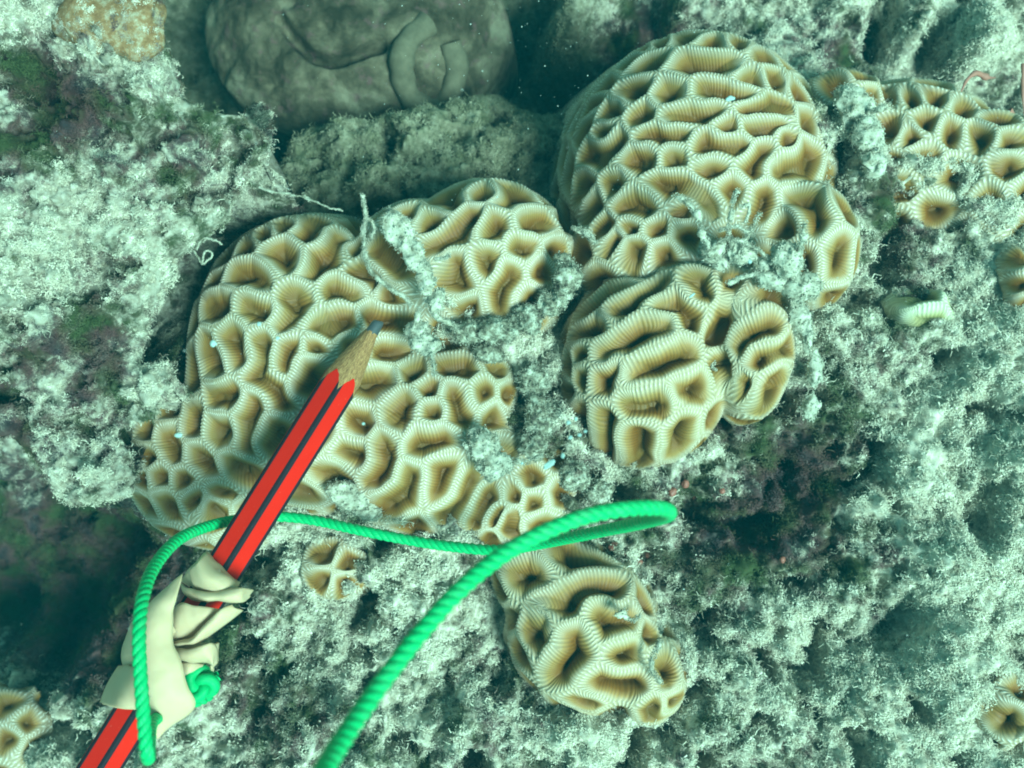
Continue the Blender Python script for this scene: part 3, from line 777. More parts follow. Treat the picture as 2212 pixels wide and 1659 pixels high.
M_red, nt, b = simple_mat('red_lacquer', (0.80, 0.01, 0.005), 0.6, 0.03)
P_ = pos(nt); dirt = ramp(nt, noise(nt, P_, 30, 3), [(0.69, 0.0), (0.75, 1.0)])
nt.links.new(mixc(nt, mth(nt, 'MULTIPLY', dirt, 0.4), mixc(nt, noise(nt, P_, 2.2, 4), (0.62, 0.008, 0.002), (0.72, 0.014, 0.003)), (0.75, 0.35, 0.25)), b.inputs['Base Color'])
bump(nt, b, noise(nt, P_, 12, 3), 0.15, 0.01)
M_blk, nt, b = simple_mat('black_lacquer', (0.018, 0.012, 0.018), 0.55, 0.05)
P_ = pos(nt); nt.links.new(mixc(nt, ramp(nt, noise(nt, P_, 40, 3), [(0.66, 0.0), (0.74, 1.0)]), (0.018, 0.012, 0.018), (0.10, 0.07, 0.08)), b.inputs['Base Color'])
M_wood, nt, b = simple_mat('cut_wood', (0.5, 0.25, 0.1), 0.7, 0.2)
tc = N(nt, 'ShaderNodeTexCoord').outputs['Object']; mp = N(nt, 'ShaderNodeMapping'); mp.inputs['Scale'].default_value = (30, 30, 3.5); nt.links.new(tc, mp.inputs[0])
g1 = noise(nt, mp.outputs[0], 1.5, 4, 0.6); g2 = noise(nt, tc, 55, 2)
wc = ramp(nt, g1, [(0.3, (0.18, 0.075, 0.03)), (0.5, (0.36, 0.175, 0.07)), (0.7, (0.50, 0.27, 0.11))])
nt.links.new(mixc(nt, 1.0, wc, ramp(nt, g2, [(0.35, 0.75), (0.65, 1.15)]), 'MULTIPLY'), b.inputs['Base Color'])
bump(nt, b, mth(nt, 'ADD', g1, g2), 0.6, 0.015)
M_lead, nt, b = simple_mat('graphite', (0.06, 0.065, 0.07), 0.35, 0.6)

tip = np.array(un(817, 695, 0.15)); tailp = np.array(un(214, 1660, 1.75)); ax = tailp - tip; ax /= np.linalg.norm(ax)
tail = tip + ax * 17.5
pen = empty('pencil', tuple(tip)); tag(pen, 'red pencil with black edge stripes and a blunt sharpened point, laid across the coral', 'pencil')
zax = np.array([0, 0, 1.0]); up = zax - ax * (zax @ ax); up /= np.linalg.norm(up); sd_ = np.cross(ax, up)   # sd_ ~ sideways
ROT = math.radians(-10)                                # the crown edge leans to the right side
Rp = 0.40
def hexpt(s, ang, r): return tip + ax * s + (up * math.cos(ang) + sd_ * math.sin(ang)) * r
LC = 1.38                                            # length of the sharpened cone
def hex_r(ang):
    a = (ang - ROT) % (math.pi / 3) - math.pi / 6
    return Rp * math.cos(math.pi / 6) / math.cos(a)
def hex_r_soft(ang): return min(hex_r(ang), Rp * 0.978)
def collar(ang):                                     # scalloped start of the paint: further back on the corners... the flats reach forward
    return LC * (hex_r(ang) / (Rp * 0.93)) ** 1.7 + 0.02 * math.sin(ang * 11) + 0.015 * math.sin(ang * 23 + 1)
half = math.radians(8.8)                            # half width of a black stripe
def strip(a0, a1, n, s0f, s1, rows):
    A = np.linspace(a0, a1, n); V = []
    for r_ in range(rows + 1):
        for a in A:
            s0 = s0f(a); V.append(hexpt(s0 + (s1 - s0) * (r_ / rows) ** 2, a, hex_r_soft(a)))
    F = [[r_ * n + i, r_ * n + i + 1, (r_ + 1) * n + i + 1, (r_ + 1) * n + i] for r_ in range(rows) for i in range(n - 1)]
    return np.array(V), np.array(F)
for k in range(6):
    c0 = ROT + k * math.pi / 3
    V, F = strip(c0 + half, c0 + math.pi / 3 - half, 9, collar, 17.5, 12); mesh_obj('painted_face', V, F, M_red, pen)
    V, F = strip(c0 - half, c0 + half, 7, collar, 17.5, 12); mesh_obj('black_stripe', V, F, M_blk, pen, smooth=True)
# the flat far end
V = [hexpt(17.5, ROT + k * math.pi / 3, Rp * 0.975) for k in range(6)]
mesh_obj('end_face', V, [list(range(6))], M_blk, pen, smooth=False)
# wooden cone: facets from a knife-like sharpener
NA = 72; A = np.linspace(0, 2 * math.pi, NA, endpoint=False); V = []; rows = 14
RL = 0.125
def cone_r(s, a): return RL + (Rp * 0.93 - RL) * np.clip((s - 0.26) / (LC - 0.26), 0, 2) ** 0.95 + 0.006 * math.sin(a * 5 + s * 3) + 0.004 * math.sin(9 * a + 4 * s)
for r_ in range(rows + 1):
    for a in A:
        s = 0.24 + (collar(a) + 0.03 - 0.24) * r_ / rows; V.append(hexpt(s, a, min(cone_r(s, a), hex_r_soft(a) - 0.004)))
F = [[r_ * NA + i, r_ * NA + (i + 1) % NA, (r_ + 1) * NA + (i + 1) % NA, (r_ + 1) * NA + i] for r_ in range(rows) for i in range(NA)]
w_ = mesh_obj('wood_cone', V, np.array(F), M_wood, pen, origin=tuple(tip))
# align object z with the pencil so the grain runs along it
q = Vector(ax).to_track_quat('Z', 'Y'); Mi = q.to_matrix().inverted()
co = np.empty(len(V) * 3, dtype=np.float32); w_.data.vertices.foreach_get('co', co); co = (co.reshape(-1, 3) @ np.array(Mi).T).astype(np.float32)
w_.data.vertices.foreach_set('co', co.ravel()); w_.rotation_euler = q.to_euler(); w_.data.update()
V = []; prof_ = [(-0.02, 0.0), (-0.025, 0.070), (-0.005, 0.098), (0.04, 0.110), (0.14, 0.118), (0.29, 0.130)]
for s, r_ in prof_:
    for a in A[::3]: V.append(hexpt(s + 0.35 * r_ * math.sin(a + 0.6), a, r_ * (1 + 0.03 * math.sin(3 * a)) + 1e-4))
na = len(A[::3]); F = [[r_ * na + i, r_ * na + (i + 1) % na, (r_ + 1) * na + (i + 1) % na, (r_ + 1) * na + i] for r_ in range(len(prof_) - 1) for i in range(na)]
mesh_obj('graphite_tip', V, np.array(F), M_lead, pen)

# ---------------------------------------------------------------- green cord
M_cord, nt, b = simple_mat('green_nylon', (0.0, 0.50, 0.16), 0.45, 0.2)
P_ = pos(nt); cc = mixc(nt, noise(nt, P_, 14, 3), (0.0, 0.34, 0.10), (0.005, 0.50, 0.16)); cc = mixc(nt, ramp(nt, noise(nt, P_, 3.0, 5, 0.7), [(0.52, 0.0), (0.75, 0.4)]), cc, (0.10, 0.42, 0.21)); nt.links.new(cc, b.inputs['Base Color'])
fib = N(nt, 'ShaderNodeTexWave', wave_type='BANDS'); 
u_ = attr(nt, 'twist'); bump(nt, b, mth(nt, 'ADD', mth(nt, 'SINE', mth(nt, 'MULTIPLY', u_, 60)), noise(nt, P_, 60, 2)), 0.35, 0.006)
b.inputs['Subsurface Weight'].default_value = 0.0
CP = [(470,1462,1.25),(440,1478,1.3),(452,1500,1.2),(425,1515,1.5),(370,1535,1.8),(330,1560,2.8),(322,1605,3.7),(321,1634,4.5),(318,1630,5.1),(311,1560,5.1),(303,1450,5.0),(301,1360,4.8),(310,1285,4.3),(335,1222,3.4),(385,1166,2.2),(450,1137,1.0),(520,1122,0.0),
      (600,1116,-0.45),(680,1124,-0.4),(780,1146,-0.15),(880,1166,-0.05),(980,1181,0.2),(1080,1188,0.55),(1180,1172,1.3),(1290,1149,2.7),(1380,1130,4.2),(1434,1116,5.4),(1446,1106,6.2),(1425,1098,6.8),(1360,1099,7.2),(1270,1114,7.5),(1170,1152,7.8),
      (1080,1203,8.1),(1000,1268,8.5),(930,1342,8.9),(860,1428,9.3),(800,1510,9.7),(745,1590,10.2),(700,1665,10.8),(660,1760,11.6),(620,1880,12.6)]
C = catmull([un(*p) for p in CP], 14); C, S = resample(C, 0.035)
cord = empty('green_cord', tuple(C[0])); tag(cord, 'twisted bright green nylon cord looping round the pencil and back over the reef', 'cord')
T_, U_, W_ = frames(C); RC = 0.102; pitch = 0.44
for k in range(3):
    a = 2 * math.pi * (S / pitch + k / 3); hc = C + RC * 0.41 * (U_ * np.cos(a)[:, None] + W_ * np.sin(a)[:, None])
    V, F = tube(hc, RC * 0.64, 10)
    o = mesh_obj('strand', V, F, M_cord, cord); set_attr(o.data, 'twist', (np.repeat(S * 2.2, 10) + np.tile(np.arange(10) / 10.0, len(S))))
n_ = 1500; i_ = rng.integers(0, len(C), n_); a_ = rng.uniform(0, 6.283, n_); o_ = U_[i_] * np.cos(a_)[:, None] + W_[i_] * np.sin(a_)[:, None]
V, F = filaments(C[i_] + o_ * RC * 0.9, unit(o_ * 0.5 + T_[i_] * rng.choice([-1, 1], n_)[:, None] + 0.5 * rng.normal(size=(n_, 3))), rng.uniform(0.02, 0.08, n_), np.full(n_, 0.0022), rng)
o = mesh_obj('loose_fibres', V, F, M_cord, cord); o['kind'] = 'stuff'; set_attr(o.data, 'twist', np.zeros(len(V)))
# the knot lashed to the pencil
kc = np.array(un(432, 1478, 1.75)); t_ = np.linspace(0, 2 * math.pi, 120)
kn = np.stack([(0.17 + 0.09 * np.cos(3 * t_)) * np.cos(2 * t_), (0.17 + 0.09 * np.cos(3 * t_)) * np.sin(2 * t_), 0.11 * np.sin(3 * t_)], 1) @ np.array([[0.9, 0.3, 0.2], [-0.3, 0.9, 0.1], [-0.2, -0.1, 1.1]]).T + kc
V, F = tube(kn, RC * 1.02, 10); o = mesh_obj('knot', V, F, M_cord, cord); set_attr(o.data, 'twist', np.repeat(t_ * 3, 10) + np.tile(np.arange(10) / 10, 120))

# ---------------------------------------------------------------- cream rubber band wrapped round the pencil
M_rub, nt, b = simple_mat('cream_latex', (0.78, 0.66, 0.46), 0.5, 0.15, sub=0.35)
P_ = pos(nt); nt.links.new(mixc(nt, noise(nt, P_, 1.2, 3), (0.54, 0.355, 0.22), (0.64, 0.47, 0.30)), b.inputs['Base Color'])
bump(nt, b, noise(nt, P_, 5, 3), 0.12, 0.02)
wrapo = empty('rubber_strip', un(360, 1400, 1.6)); tag(wrapo, 'crumpled cream latex strip wound round the red pencil under the green cord', 'rubber strip')
VV = lambda x, y: ((100 + x / 1.8433) * 0.78551, (1300 + y / 1.8433) * 0.78551)
def band(name, secs, bulge=0.12, th=0.035, nu=10, seed=0, curl=0.0):
    """secs: (left x,y,z, right x,y,z) in the enlarged view; lofted with thickness"""
    L = catmull([un(*VV(s[0], s[1]), s[2]) for s in secs], nu); R = catmull([un(*VV(s[3], s[4]), s[5]) for s in secs], nu)
    nv = 14; v = np.linspace(0, 1, nv)[None, :, None]; G = L[:, None] * (1 - v) + R[:, None] * v
    b_ = np.broadcast_to(np.asarray([s[6] if len(s) > 6 else bulge for s in secs], float)[:, None], (len(secs), 3)).copy(); B = catmull(b_, nu)[:, 0]
    G[..., 2] += B[:, None] * (1 - (2 * v[..., 0] - 1) ** 2)
    g = G.reshape(-1, 3); G[..., 2] += 0.05 * (fbm3(g, 0.5, 2, 900 + seed)).reshape(G.shape[:2])
    wv_ = np.linspace(0, 1, G.shape[0])[:, None]
    g = G.reshape(-1, 3); G[..., 2] += 0.022 * fbm3(g * [1, 1, 0.3], 0.16, 2, 950 + seed).reshape(G.shape[:2])
    G[..., :2] += (0.05 * fbm3(g + 3.3, 0.4, 2, 970 + seed).reshape(G.shape[:2]))[..., None]
    if curl: G[..., 2] += curl * ((2 * v[..., 0] - 1) ** 4)
    n, m = G.shape[:2]; V = G.reshape(-1, 3); F = grid_faces(m, n); Nn = vnormals(V, F)
    Vb = V - Nn * th; F2 = F[:, ::-1] + len(V)
    rim = [i for i in range(m)] + [i * m + m - 1 for i in range(1, n)] + [(n - 1) * m + i for i in range(m - 2, -1, -1)] + [i * m for i in range(n - 2, 0, -1)]
    rim = np.array(rim); r2 = np.roll(rim, -1); Fr = np.stack([rim, rim + len(V), r2 + len(V), r2], 1)
    return mesh_obj(name, np.concatenate([V, Vb]), np.concatenate([F, F2, Fr]), M_rub, wrapo)
# top turn across the pencil with its rolled lip
band('wrap_turn', [(735,545,1.0, 860,660,1.4,0.05),(760,500,1.6, 900,650,1.9,0.12),(810,450,1.9, 980,620,2.05,0.14),(862,400,1.5, 1022,578,1.9,0.10),(900,440,0.9, 1030,560,1.2,0.02)], seed=1)
band('rolled_lip', [(730,560,1.3, 790,650,1.5),(800,600,1.95, 870,660,1.9),(900,605,2.1, 935,655,2.0),(990,590,2.15, 990,662,2.05),(1060,580,2.0, 1050,655,1.95),(1098,600,1.5, 1085,630,1.5)], 0.14, seed=2)
band('wrap_turn', [(640,760,1.4, 640,860,1.3),(720,668,1.95, 700,850,1.8),(800,675,2.05, 790,840,1.85),(900,690,2.05, 880,770,1.9),(985,700,1.8, 985,720,1.7)], 0.10, seed=3)
band('rolled_lip', [(690,860,1.85, 730,885,1.8),(780,840,2.1, 810,870,2.0),(850,770,2.2, 890,820,2.0),(930,695,2.2, 970,765,1.95),(990,670,2.0, 1050,700,1.7)], 0.13, seed=4)
band('wrap_turn', [(660,780,1.5, 640,950,1.5),(760,850,1.8, 760,970,1.75),(880,870,1.7, 870,960,1.6),(930,860,1.2, 930,950,1.0)], 0.08, seed=5)
band('rolled_lip', [(690,900,1.9, 700,950,1.8),(780,890,2.15, 790,965,1.95),(860,868,2.2, 865,965,1.95),(910,875,2.0, 900,985,1.9),(925,960,1.7, 890,1000,1.6)], 0.12, seed=6)
band('wrap_turn', [(680,960,1.7, 650,1080,1.6),(770,965,1.9, 760,1070,1.75),(850,970,1.7, 830,1020,1.6)], 0.12, seed=7)
# lower flared turn
band('wrap_turn', [(330,1165,1.1, 420,985,1.0),(420,1190,2.1, 490,980,1.9),(520,1195,2.2, 560,990,2.1),(640,1180,2.1, 650,1000,2.0),(720,1120,1.6, 720,1000,1.6)], 0.10, seed=8)
band('wrap_turn', [(440,860,1.2, 440,990,1.2),(480,760,1.7, 520,1020,1.9),(560,690,1.9, 640,900,2.1),(640,660,1.9, 720,800,1.9)], 0.12, seed=9)
# the long free strip lying down the length
band('loose_strip', [(700,560,2.0, 742,520,1.9,0.02),(585,665,2.2, 722,610,2.2,0.06),(512,780,2.35, 690,720,2.3,0.12),(500,880,2.45, 690,850,2.4,0.14),(515,980,2.5, 735,960,2.45,0.12),(535,1080,2.55, 765,1090,2.45,0.10),(560,1180,2.5, 798,1165,2.35,0.10),(590,1260,2.4, 770,1215,2.25,0.05),(612,1345,2.25, 660,1280,2.15,0.02)], th=0.045, seed=10)

# ---------------------------------------------------------------- silt covered algae clumps lying on the corals
def cube_sphere(n=14):
    Vs, Fs, o = [], [], 0
    a = np.tan(np.linspace(-math.pi / 4, math.pi / 4, n))
    u, v = np.meshgrid(a, a); one = np.ones_like(u)
    for s in ((u, v, one), (v, u, -one), (one, u, v), (-one, v, u), (v, one, u), (u, -one, v)):
        p = np.stack([c.ravel() for c in s], 1); Vs.append(unit(p)); Fs.append(grid_faces(n, n) + o); o += n * n
    return np.concatenate(Vs), np.concatenate(Fs)
CSV, CSF = cube_sphere()
M_clump, nt, b = new_mat('silt_clump')
P_ = pos(nt); c_ = ramp(nt, noise(nt, P_, 5, 5, 0.7), [(0.32, (0.16, 0.145, 0.095)), (0.42, (0.34, 0.32, 0.24)), (0.53, (0.50, 0.48, 0.38)), (0.75, (0.64, 0.63, 0.52))])
nt.links.new(c_, b.inputs['Base Color']); b.inputs['Roughness'].default_value = 0.95; b.inputs['Specular IOR Level'].default_value = 0.1
bump(nt, b, mth(nt, 'ADD', noise(nt, P_, 18, 5, 0.75), noise(nt, P_, 60, 3)), 0.45, 0.02)

M_clump_dull, nt, b = new_mat('turf_clump')
P_ = pos(nt); c_ = ramp(nt, noise(nt, P_, 6, 5, 0.72), [(0.34, (0.07, 0.06, 0.05)), (0.46, (0.20, 0.185, 0.13)), (0.56, (0.42, 0.41, 0.32)), (0.70, (0.62, 0.62, 0.51))])
nt.links.new(c_, b.inputs['Base Color']); b.inputs['Roughness'].default_value = 0.95; b.inputs['Specular IOR Level'].default_value = 0.1
bump(nt, b, noise(nt, P_, 18, 5, 0.75), 0.5, 0.02)
def clump(label, blobs, threads=(), fil=60, seed=0, name='silt_clump', cat='algae clump', group='silt clumps on the corals', flen=0.16):
    """blobs: px,py,z,rx,ry,rz,rot (cm) ; threads: polylines of px,py,z with a radius"""
    rg = np.random.default_rng(seed); parts = []
    for (px, py, z, rx, ry, rz, rot) in blobs:
        c = np.array(un(px, py, z)); V = CSV * [rx, ry, rz]; a = math.radians(rot)
        V = np.stack([V[:, 0] * math.cos(a) - V[:, 1] * math.sin(a), V[:, 0] * math.sin(a) + V[:, 1] * math.cos(a), V[:, 2]], 1)
        r_ = min(rx, ry)
        V = V * (1 + 0.5 * fbm3(V + c, 0.35, 3, seed)[:, None]) + 0.12 * np.stack([fbm3(V + c + 40 * j, 0.14, 2, seed + j) for j in range(3)], 1)
        parts.append((V + c, CSF))
        n = int(fil * (rx * ry) * 28); i = rg.integers(0, len(CSV), n); d = unit(CSV[i] + rg.normal(size=(n, 3)) * 0.6)
        parts.append(filaments((V + c)[i], d, rg.uniform(0.15, 0.7, n) * flen, rg.uniform(0.003, 0.008, n), rg, wob=0.5))
        n = int(fil * (rx * ry) * 60); i = rg.integers(0, len(CSV), n)
        parts.append(grains((V + c)[i] + rg.normal(size=(n, 3)) * 0.025, rg.uniform(0.01, 0.03, n), rg))
    for (pts, r0) in threads:
        C, S = resample(catmull([un(*p) for p in pts], 10), 0.03)
        C = C + 0.06 * np.stack([fbm3(C + 9 * j, 0.22, 3, seed + 20 + j) for j in range(3)], 1)
        R_ = r0 * (0.45 + 1.5 * fbm3(C, 0.12, 2, seed + 5)); V, F = tube(C, np.clip(R_, 0.012, 1), 8); V = V + 0.02 * np.stack([fbm3(V + 5 * j, 0.06, 1, seed + j) for j in range(3)], 1)
        parts.append((V, F)); n = int(len(C) * 5 * fil / 60); i = rg.integers(0, len(C), n); d = unit(rg.normal(size=(n, 3)))
        parts.append(filaments(C[i] + d * r0 * 0.5, d, rg.uniform(0.2, 1, n) * flen * 0.45, rg.uniform(0.003, 0.006, n), rg, wob=0.5))
        n = int(len(C) * 14); i = rg.integers(0, len(C), n); parts.append(grains(C[i] + unit(rg.normal(size=(n, 3))) * r0 * 0.9, rg.uniform(0.006, 0.02, n), rg))
    V, F = join(parts); o0 = V.mean(0); o0[2] = V[:, 2].min()
    o = mesh_obj(name, V, F, M_clump_dull if seed in (4, 5, 7, 9) else M_clump, origin=tuple(o0)); tag(o, label, cat, group); return o

clump('leaf shaped pale silt clump lying in the notch of the three lobed coral',
  [(862,500,0.40,0.25,0.42,0.10,28),(893,548,0.45,0.22,0.32,0.10,30),(922,600,0.42,0.17,0.34,0.12,10),(945,645,0.3,0.16,0.24,0.12,0)],
  [([(845,480,0.2),(838,450,0.2),(860,470,0.3)],0.05),([(905,660,0.1),(900,690,0.1),(890,720,0.05)],0.06),([(940,560,0.3),(960,556,0.4),(972,552,0.45)],0.05),([(920,640,0.2),(950,690,0.1),(985,710,-0.1)],0.09)], seed=1)
clump('thin bent silt coated thread left of the leaf shaped clump',
  [], [([(783,420,0.1),(790,460,0.2),(786,500,0.3),(788,545,0.35),(800,585,0.35),(830,615,0.3),(870,640,0.25),(890,660,0.2)],0.05),([(790,470,0.2),(810,490,0.1),(800,520,0.2)],0.03)], seed=2, fil=110, flen=0.14)
clump('pale pointed silt clump hanging just right of the pencil point',
  [(915,742,0.0,0.27,0.24,0.16,0),(905,715,-0.05,0.25,0.2,0.14,0)], [([(930,760,0.15),(936,790,0.25),(939,812,0.3)],0.06)], seed=3)
clump('loose fluffy silt patch between the upper and lower coral lobes',
  [(1010,715,-0.6,0.32,0.22,0.2,0),(1075,712,-0.5,0.36,0.22,0.22,0),(1140,690,-0.55,0.3,0.26,0.22,0),(1060,760,-0.8,0.3,0.2,0.2,0)], seed=4, fil=110)
clump('grey silt tuft on the right shoulder of the upper coral lobe',
  [(1222,600,-0.45,0.26,0.42,0.25,-10),(1195,655,-0.55,0.3,0.26,0.2,0),(1215,560,-0.5,0.14,0.14,0.12,0)], seed=5, fil=110)
clump('bright lumpy silt clump below the tan lobe, left of the winding coral',
  [(1045,965,0.0,0.30,0.30,0.22,0),(1070,1005,0.05,0.34,0.24,0.2,0),(1030,940,-0.1,0.2,0.16,0.14,0)], [([(1090,1000,0.1),(1130,995,0.05),(1175,985,0.05)],0.08),([(1010,985,0.2),(1005,960,0.2)],0.05)], seed=6, fil=90)
clump('dark fuzzy turf column between the tan coral and the winding coral',
  [(1150,820,-0.9,0.3,0.36,0.22,0),(1165,900,-0.8,0.3,0.42,0.22,0),(1150,960,-0.8,0.28,0.24,0.2,0)], seed=7, fil=140, flen=0.22)
clump('pale silt patch at the lower edge of the tan coral by the pencil',
  [(760,1075,-0.75,0.40,0.26,0.16,-15),(800,1105,-0.8,0.2,0.2,0.14,0),(730,1055,-0.7,0.22,0.14,0.12,0)], seed=8, fil=90)
clump('fluffy grey silt tuft at the lower right end of the tan coral',
  [(1240,1030,-1.0,0.36,0.3,0.24,0),(1290,1060,-1.1,0.26,0.24,0.2,0)], seed=9, fil=120)
clump('tangled silt covered algae sprig on the saddle of the domed coral',
  [(1545,535,0.05,0.22,0.20,0.12,0),(1600,545,0.1,0.3,0.22,0.12,0),(1560,565,-0.1,0.28,0.14,0.12,0)],
  [([(1462,425,0.2),(1490,440,0.25),(1508,470,0.2),(1520,510,0.15),(1535,545,0.1)],0.085),([(1580,545,0.1),(1575,480,0.45),(1585,425,0.65),(1592,412,0.7)],0.06),([(1600,550,0.2),(1620,500,0.4),(1640,460,0.55)],0.06),([(1555,500,0.3),(1590,490,0.4),(1625,505,0.4)],0.045),([(1530,540,0.1),(1560,520,0.3),(1600,520,0.35),(1660,560,0.2)],0.05),([(1600,450,0.5),(1620,445,0.5),(1612,480,0.4)],0.035)], seed=10, fil=80)
clump('bright silt mass with a pointed peak spilling between the dome and the winding coral',
  [(1700,560,0.3,0.30,0.34,0.2,0),(1740,620,0.1,0.34,0.3,0.2,0),(1680,600,0.0,0.36,0.2,0.18,0),(1720,680,-0.4,0.2,0.36,0.2,0),(1650,575,0.0,0.2,0.16,0.14,0)],
  [([(1725,550,0.4),(1735,510,0.7),(1738,485,0.85)],0.09),([(1640,590,0.1),(1600,600,0.0),(1570,610,0.0)],0.06)], seed=11, fil=80)
clump('bright silt tongue lying on the right shoulder of the domed coral',
  [(1850,235,-1.6,0.38,0.42,0.22,0),(1875,290,-1.3,0.34,0.4,0.2,0),(1890,350,-1.2,0.24,0.3,0.18,0),(1830,205,-1.7,0.2,0.2,0.16,30)],
  [([(1880,240,-1.3),(1900,235,-1.1),(1912,228,-1.0)],0.07)], seed=12)
clump('tiny pale silt flake caught between the upper lobe and the dome',
  [(1262,505,-1.0,0.20,0.06,0.05,-35)], [([(1235,490,-1.0),(1262,502,-0.9),(1288,525,-0.9)],0.05)], seed=13, fil=140, flen=0.1)
clump('pale silt apron under the right edge of the winding coral',
  [(1742,720,-0.3,0.12,0.4,0.14,0),(1760,800,-0.5,0.14,0.34,0.16,0),(1750,880,-0.6,0.16,0.26,0.14,0)], seed=14, fil=80)
clump('small silt tuft in the dark cleft of the winding coral',
  [(1500,740,-0.3,0.10,0.14,0.10,0),(1530,780,-0.5,0.12,0.10,0.10,0)], [([(1495,720,-0.1),(1510,760,-0.3),(1545,800,-0.4)],0.03)], seed=15, fil=160, flen=0.12)
clump('silt crumb in the upper right fold of the small coral knob',
  [(1340,1325,0.45,0.08,0.07,0.06,0)], [([(1340,1322,0.4),(1365,1340,0.3),(1385,1330,0.2)],0.05)], seed=16, fil=90, flen=0.1)
clump('yellowish silt strand draped down the right side of the small coral knob',
  [], [([(1425,1385,0.2),(1410,1420,0.3),(1410,1450,0.3),(1425,1475,0.2)],0.07)], seed=17, fil=90, flen=0.1)

# ---------------------------------------------------------------- red algae twigs, top right
M_pink, _, _ = simple_mat('pink_algae', (0.36, 0.15, 0.11), 0.6, 0.3, var=0.3)
def sprig(label, pts_list):
    parts = []
    for pts, r_ in pts_list:
        C, S = resample(catmull([un(*p) for p in pts], 8), 0.04); parts.append(tube(C + 0.05 * np.stack([fbm3(C + 9 * j, 0.25, 2, j) for j in range(3)], 1), np.linspace(r_, r_ * 0.25, len(C)) * (0.8 + 0.8 * fbm3(C, 0.2, 2, 4)), 8))
    V, F = join(parts); o = mesh_obj('algae_sprig', V, F, M_pink, origin=tuple(V[0])); tag(o, label, 'algae', 'pink algae twigs')
sprig('blurred pink branching algae twig above the coral at the upper right edge', [([(2132,165,-3.2),(2105,160,-3.0),(2085,178,-2.9),(2075,200,-2.9)],0.09),([(2132,165,-3.2),(2150,168,-3.2)],0.06)])
sprig('orange pink forked algae twig cut by the right edge of the picture', [([(2210,140,-2.6),(2208,200,-2.6),(2212,250,-2.7)],0.07),([(2180,240,-2.5),(2200,255,-2.5),(2220,262,-2.5)],0.09)])

# ---------------------------------------------------------------- floating specks and drifting flakes
M_snow, _, b = simple_mat('drifting_particle', (0.5, 0.55, 0.5), 0.9, 0.1)
rg = np.random.default_rng(77); n = 330
px = rg.uniform(0, 2212, n); py = rg.uniform(0, 1659, n)
dk = rg.random(n) < 0.55; px[dk] = rg.normal(1100, 170, dk.sum()); py[dk] = np.abs(rg.normal(120, 210, dk.sum()))
zz = rg.uniform(0.8, 8, n); zz[dk] = rg.uniform(-5, 4, dk.sum())
Pn = np.array([un(a, b_, c) for a, b_, c in zip(px, py, zz)]); hz = interp_ground(Pn[:, 0], Pn[:, 1]); Pn = Pn[Pn[:, 2] > hz + 0.6]
V, F = grains(Pn, 0.006 + 0.012 * rg.random(len(Pn)) ** 3, rg)
o = mesh_obj('drifting_particles', V, F, M_snow); tag(o, 'tiny pale specks drifting in the water above the reef', 'particles', kind='stuff')
M_flake, _, b = simple_mat('pale_flake', (0.35, 0.48, 0.45), 0.8, 0.2)
FL = [(1187,1003,4.6,0.10,0.045,35,'largest'),(1228,913,4.8,0.035,0.03,0,''),(1252,940,4.8,0.03,0.025,0,''),(1232,945,5,0.03,0.03,0,''),(1216,985,4.8,0.025,0.04,0,''),(1265,932,5,0.025,0.02,0,''),(1244,905,5,0.02,0.03,0,''),
      (460,742,4.5,0.05,0.05,0,''),(385,940,5,0.05,0.035,20,''),(560,700,4,0.03,0.03,0,''),(600,730,4,0.03,0.025,0,''),(785,915,4,0.025,0.02,0,''),(1577,213,3,0.07,0.04,10,''),(1128,1001,3,0.02,0.02,0,''),(1620,565,4,0.03,0.03,0,''),(1495,638,2,0.06,0.02,40,'')]
fl = []
for (a, b_, z, rx, ry, rot, _) in FL:
    V = CSV * [rx, ry, 0.5 * min(rx, ry)]; t = math.radians(rot); V = np.stack([V[:, 0] * math.cos(t) - V[:, 1] * math.sin(t), V[:, 0] * math.sin(t) + V[:, 1] * math.cos(t), V[:, 2]], 1)
    fl.append((V * (1 + 0.5 * fbm3(CSV * 1.0 + a, 0.7, 2, 3)[:, None]) + np.array(un(a, b_, z)), CSF))
V, F = join(fl[1:]); o = mesh_obj('drifting_flakes', V, F, M_flake); tag(o, 'out of focus pale blue flakes floating above the corals', 'particles', kind='stuff')
V, F = fl[0]; o = mesh_obj('drifting_flake', V, F, M_flake, origin=tuple(V.mean(0))); tag(o, 'largest pale oval flake floating beside the bright silt clump', 'flake')

# ---------------------------------------------------------------- orange sponge on the ledge, small beads in the turf
M_spg, nt, b = simple_mat('orange_sponge', (0.42, 0.22, 0.09), 0.8, 0.2)
nt.links.new(ramp(nt, noise(nt, pos(nt), 5, 4, 0.7), [(0.3, (0.16, 0.075, 0.03)), (0.5, (0.28, 0.16, 0.075)), (0.68, (0.42, 0.36, 0.25))]), b.inputs['Base Color']); bump(nt, b, noise(nt, pos(nt), 25, 4), 0.8, 0.04)
c = np.array(un(250, 45, 0.8)); V = CSV * [1.05, 0.80, 0.50]; V = V * (1 + 0.4 * fbm3(V, 0.6, 3, 8)[:, None]) + c
o = mesh_obj('sponge', V, CSF, M_spg, origin=tuple(c)); tag(o, 'smooth orange brown sponge mound on top of the pale rock ledge', 'sponge')
P_, N_, ix = sample_surface(V, CSF, 30); k_ = N_[:, 2] > -0.2
spo = o; tf = scatter('turf', P_[k_] - c, N_[k_], rng.uniform(0.5, 1.1, k_.sum()), np.full(k_.sum(), -0.25)); tf.parent = spo; tf['kind'] = 'stuff'
M_red2, _, _ = simple_mat('coralline_knob', (0.30, 0.10, 0.07), 0.5, 0.4, var=0.4, bumpn=8)
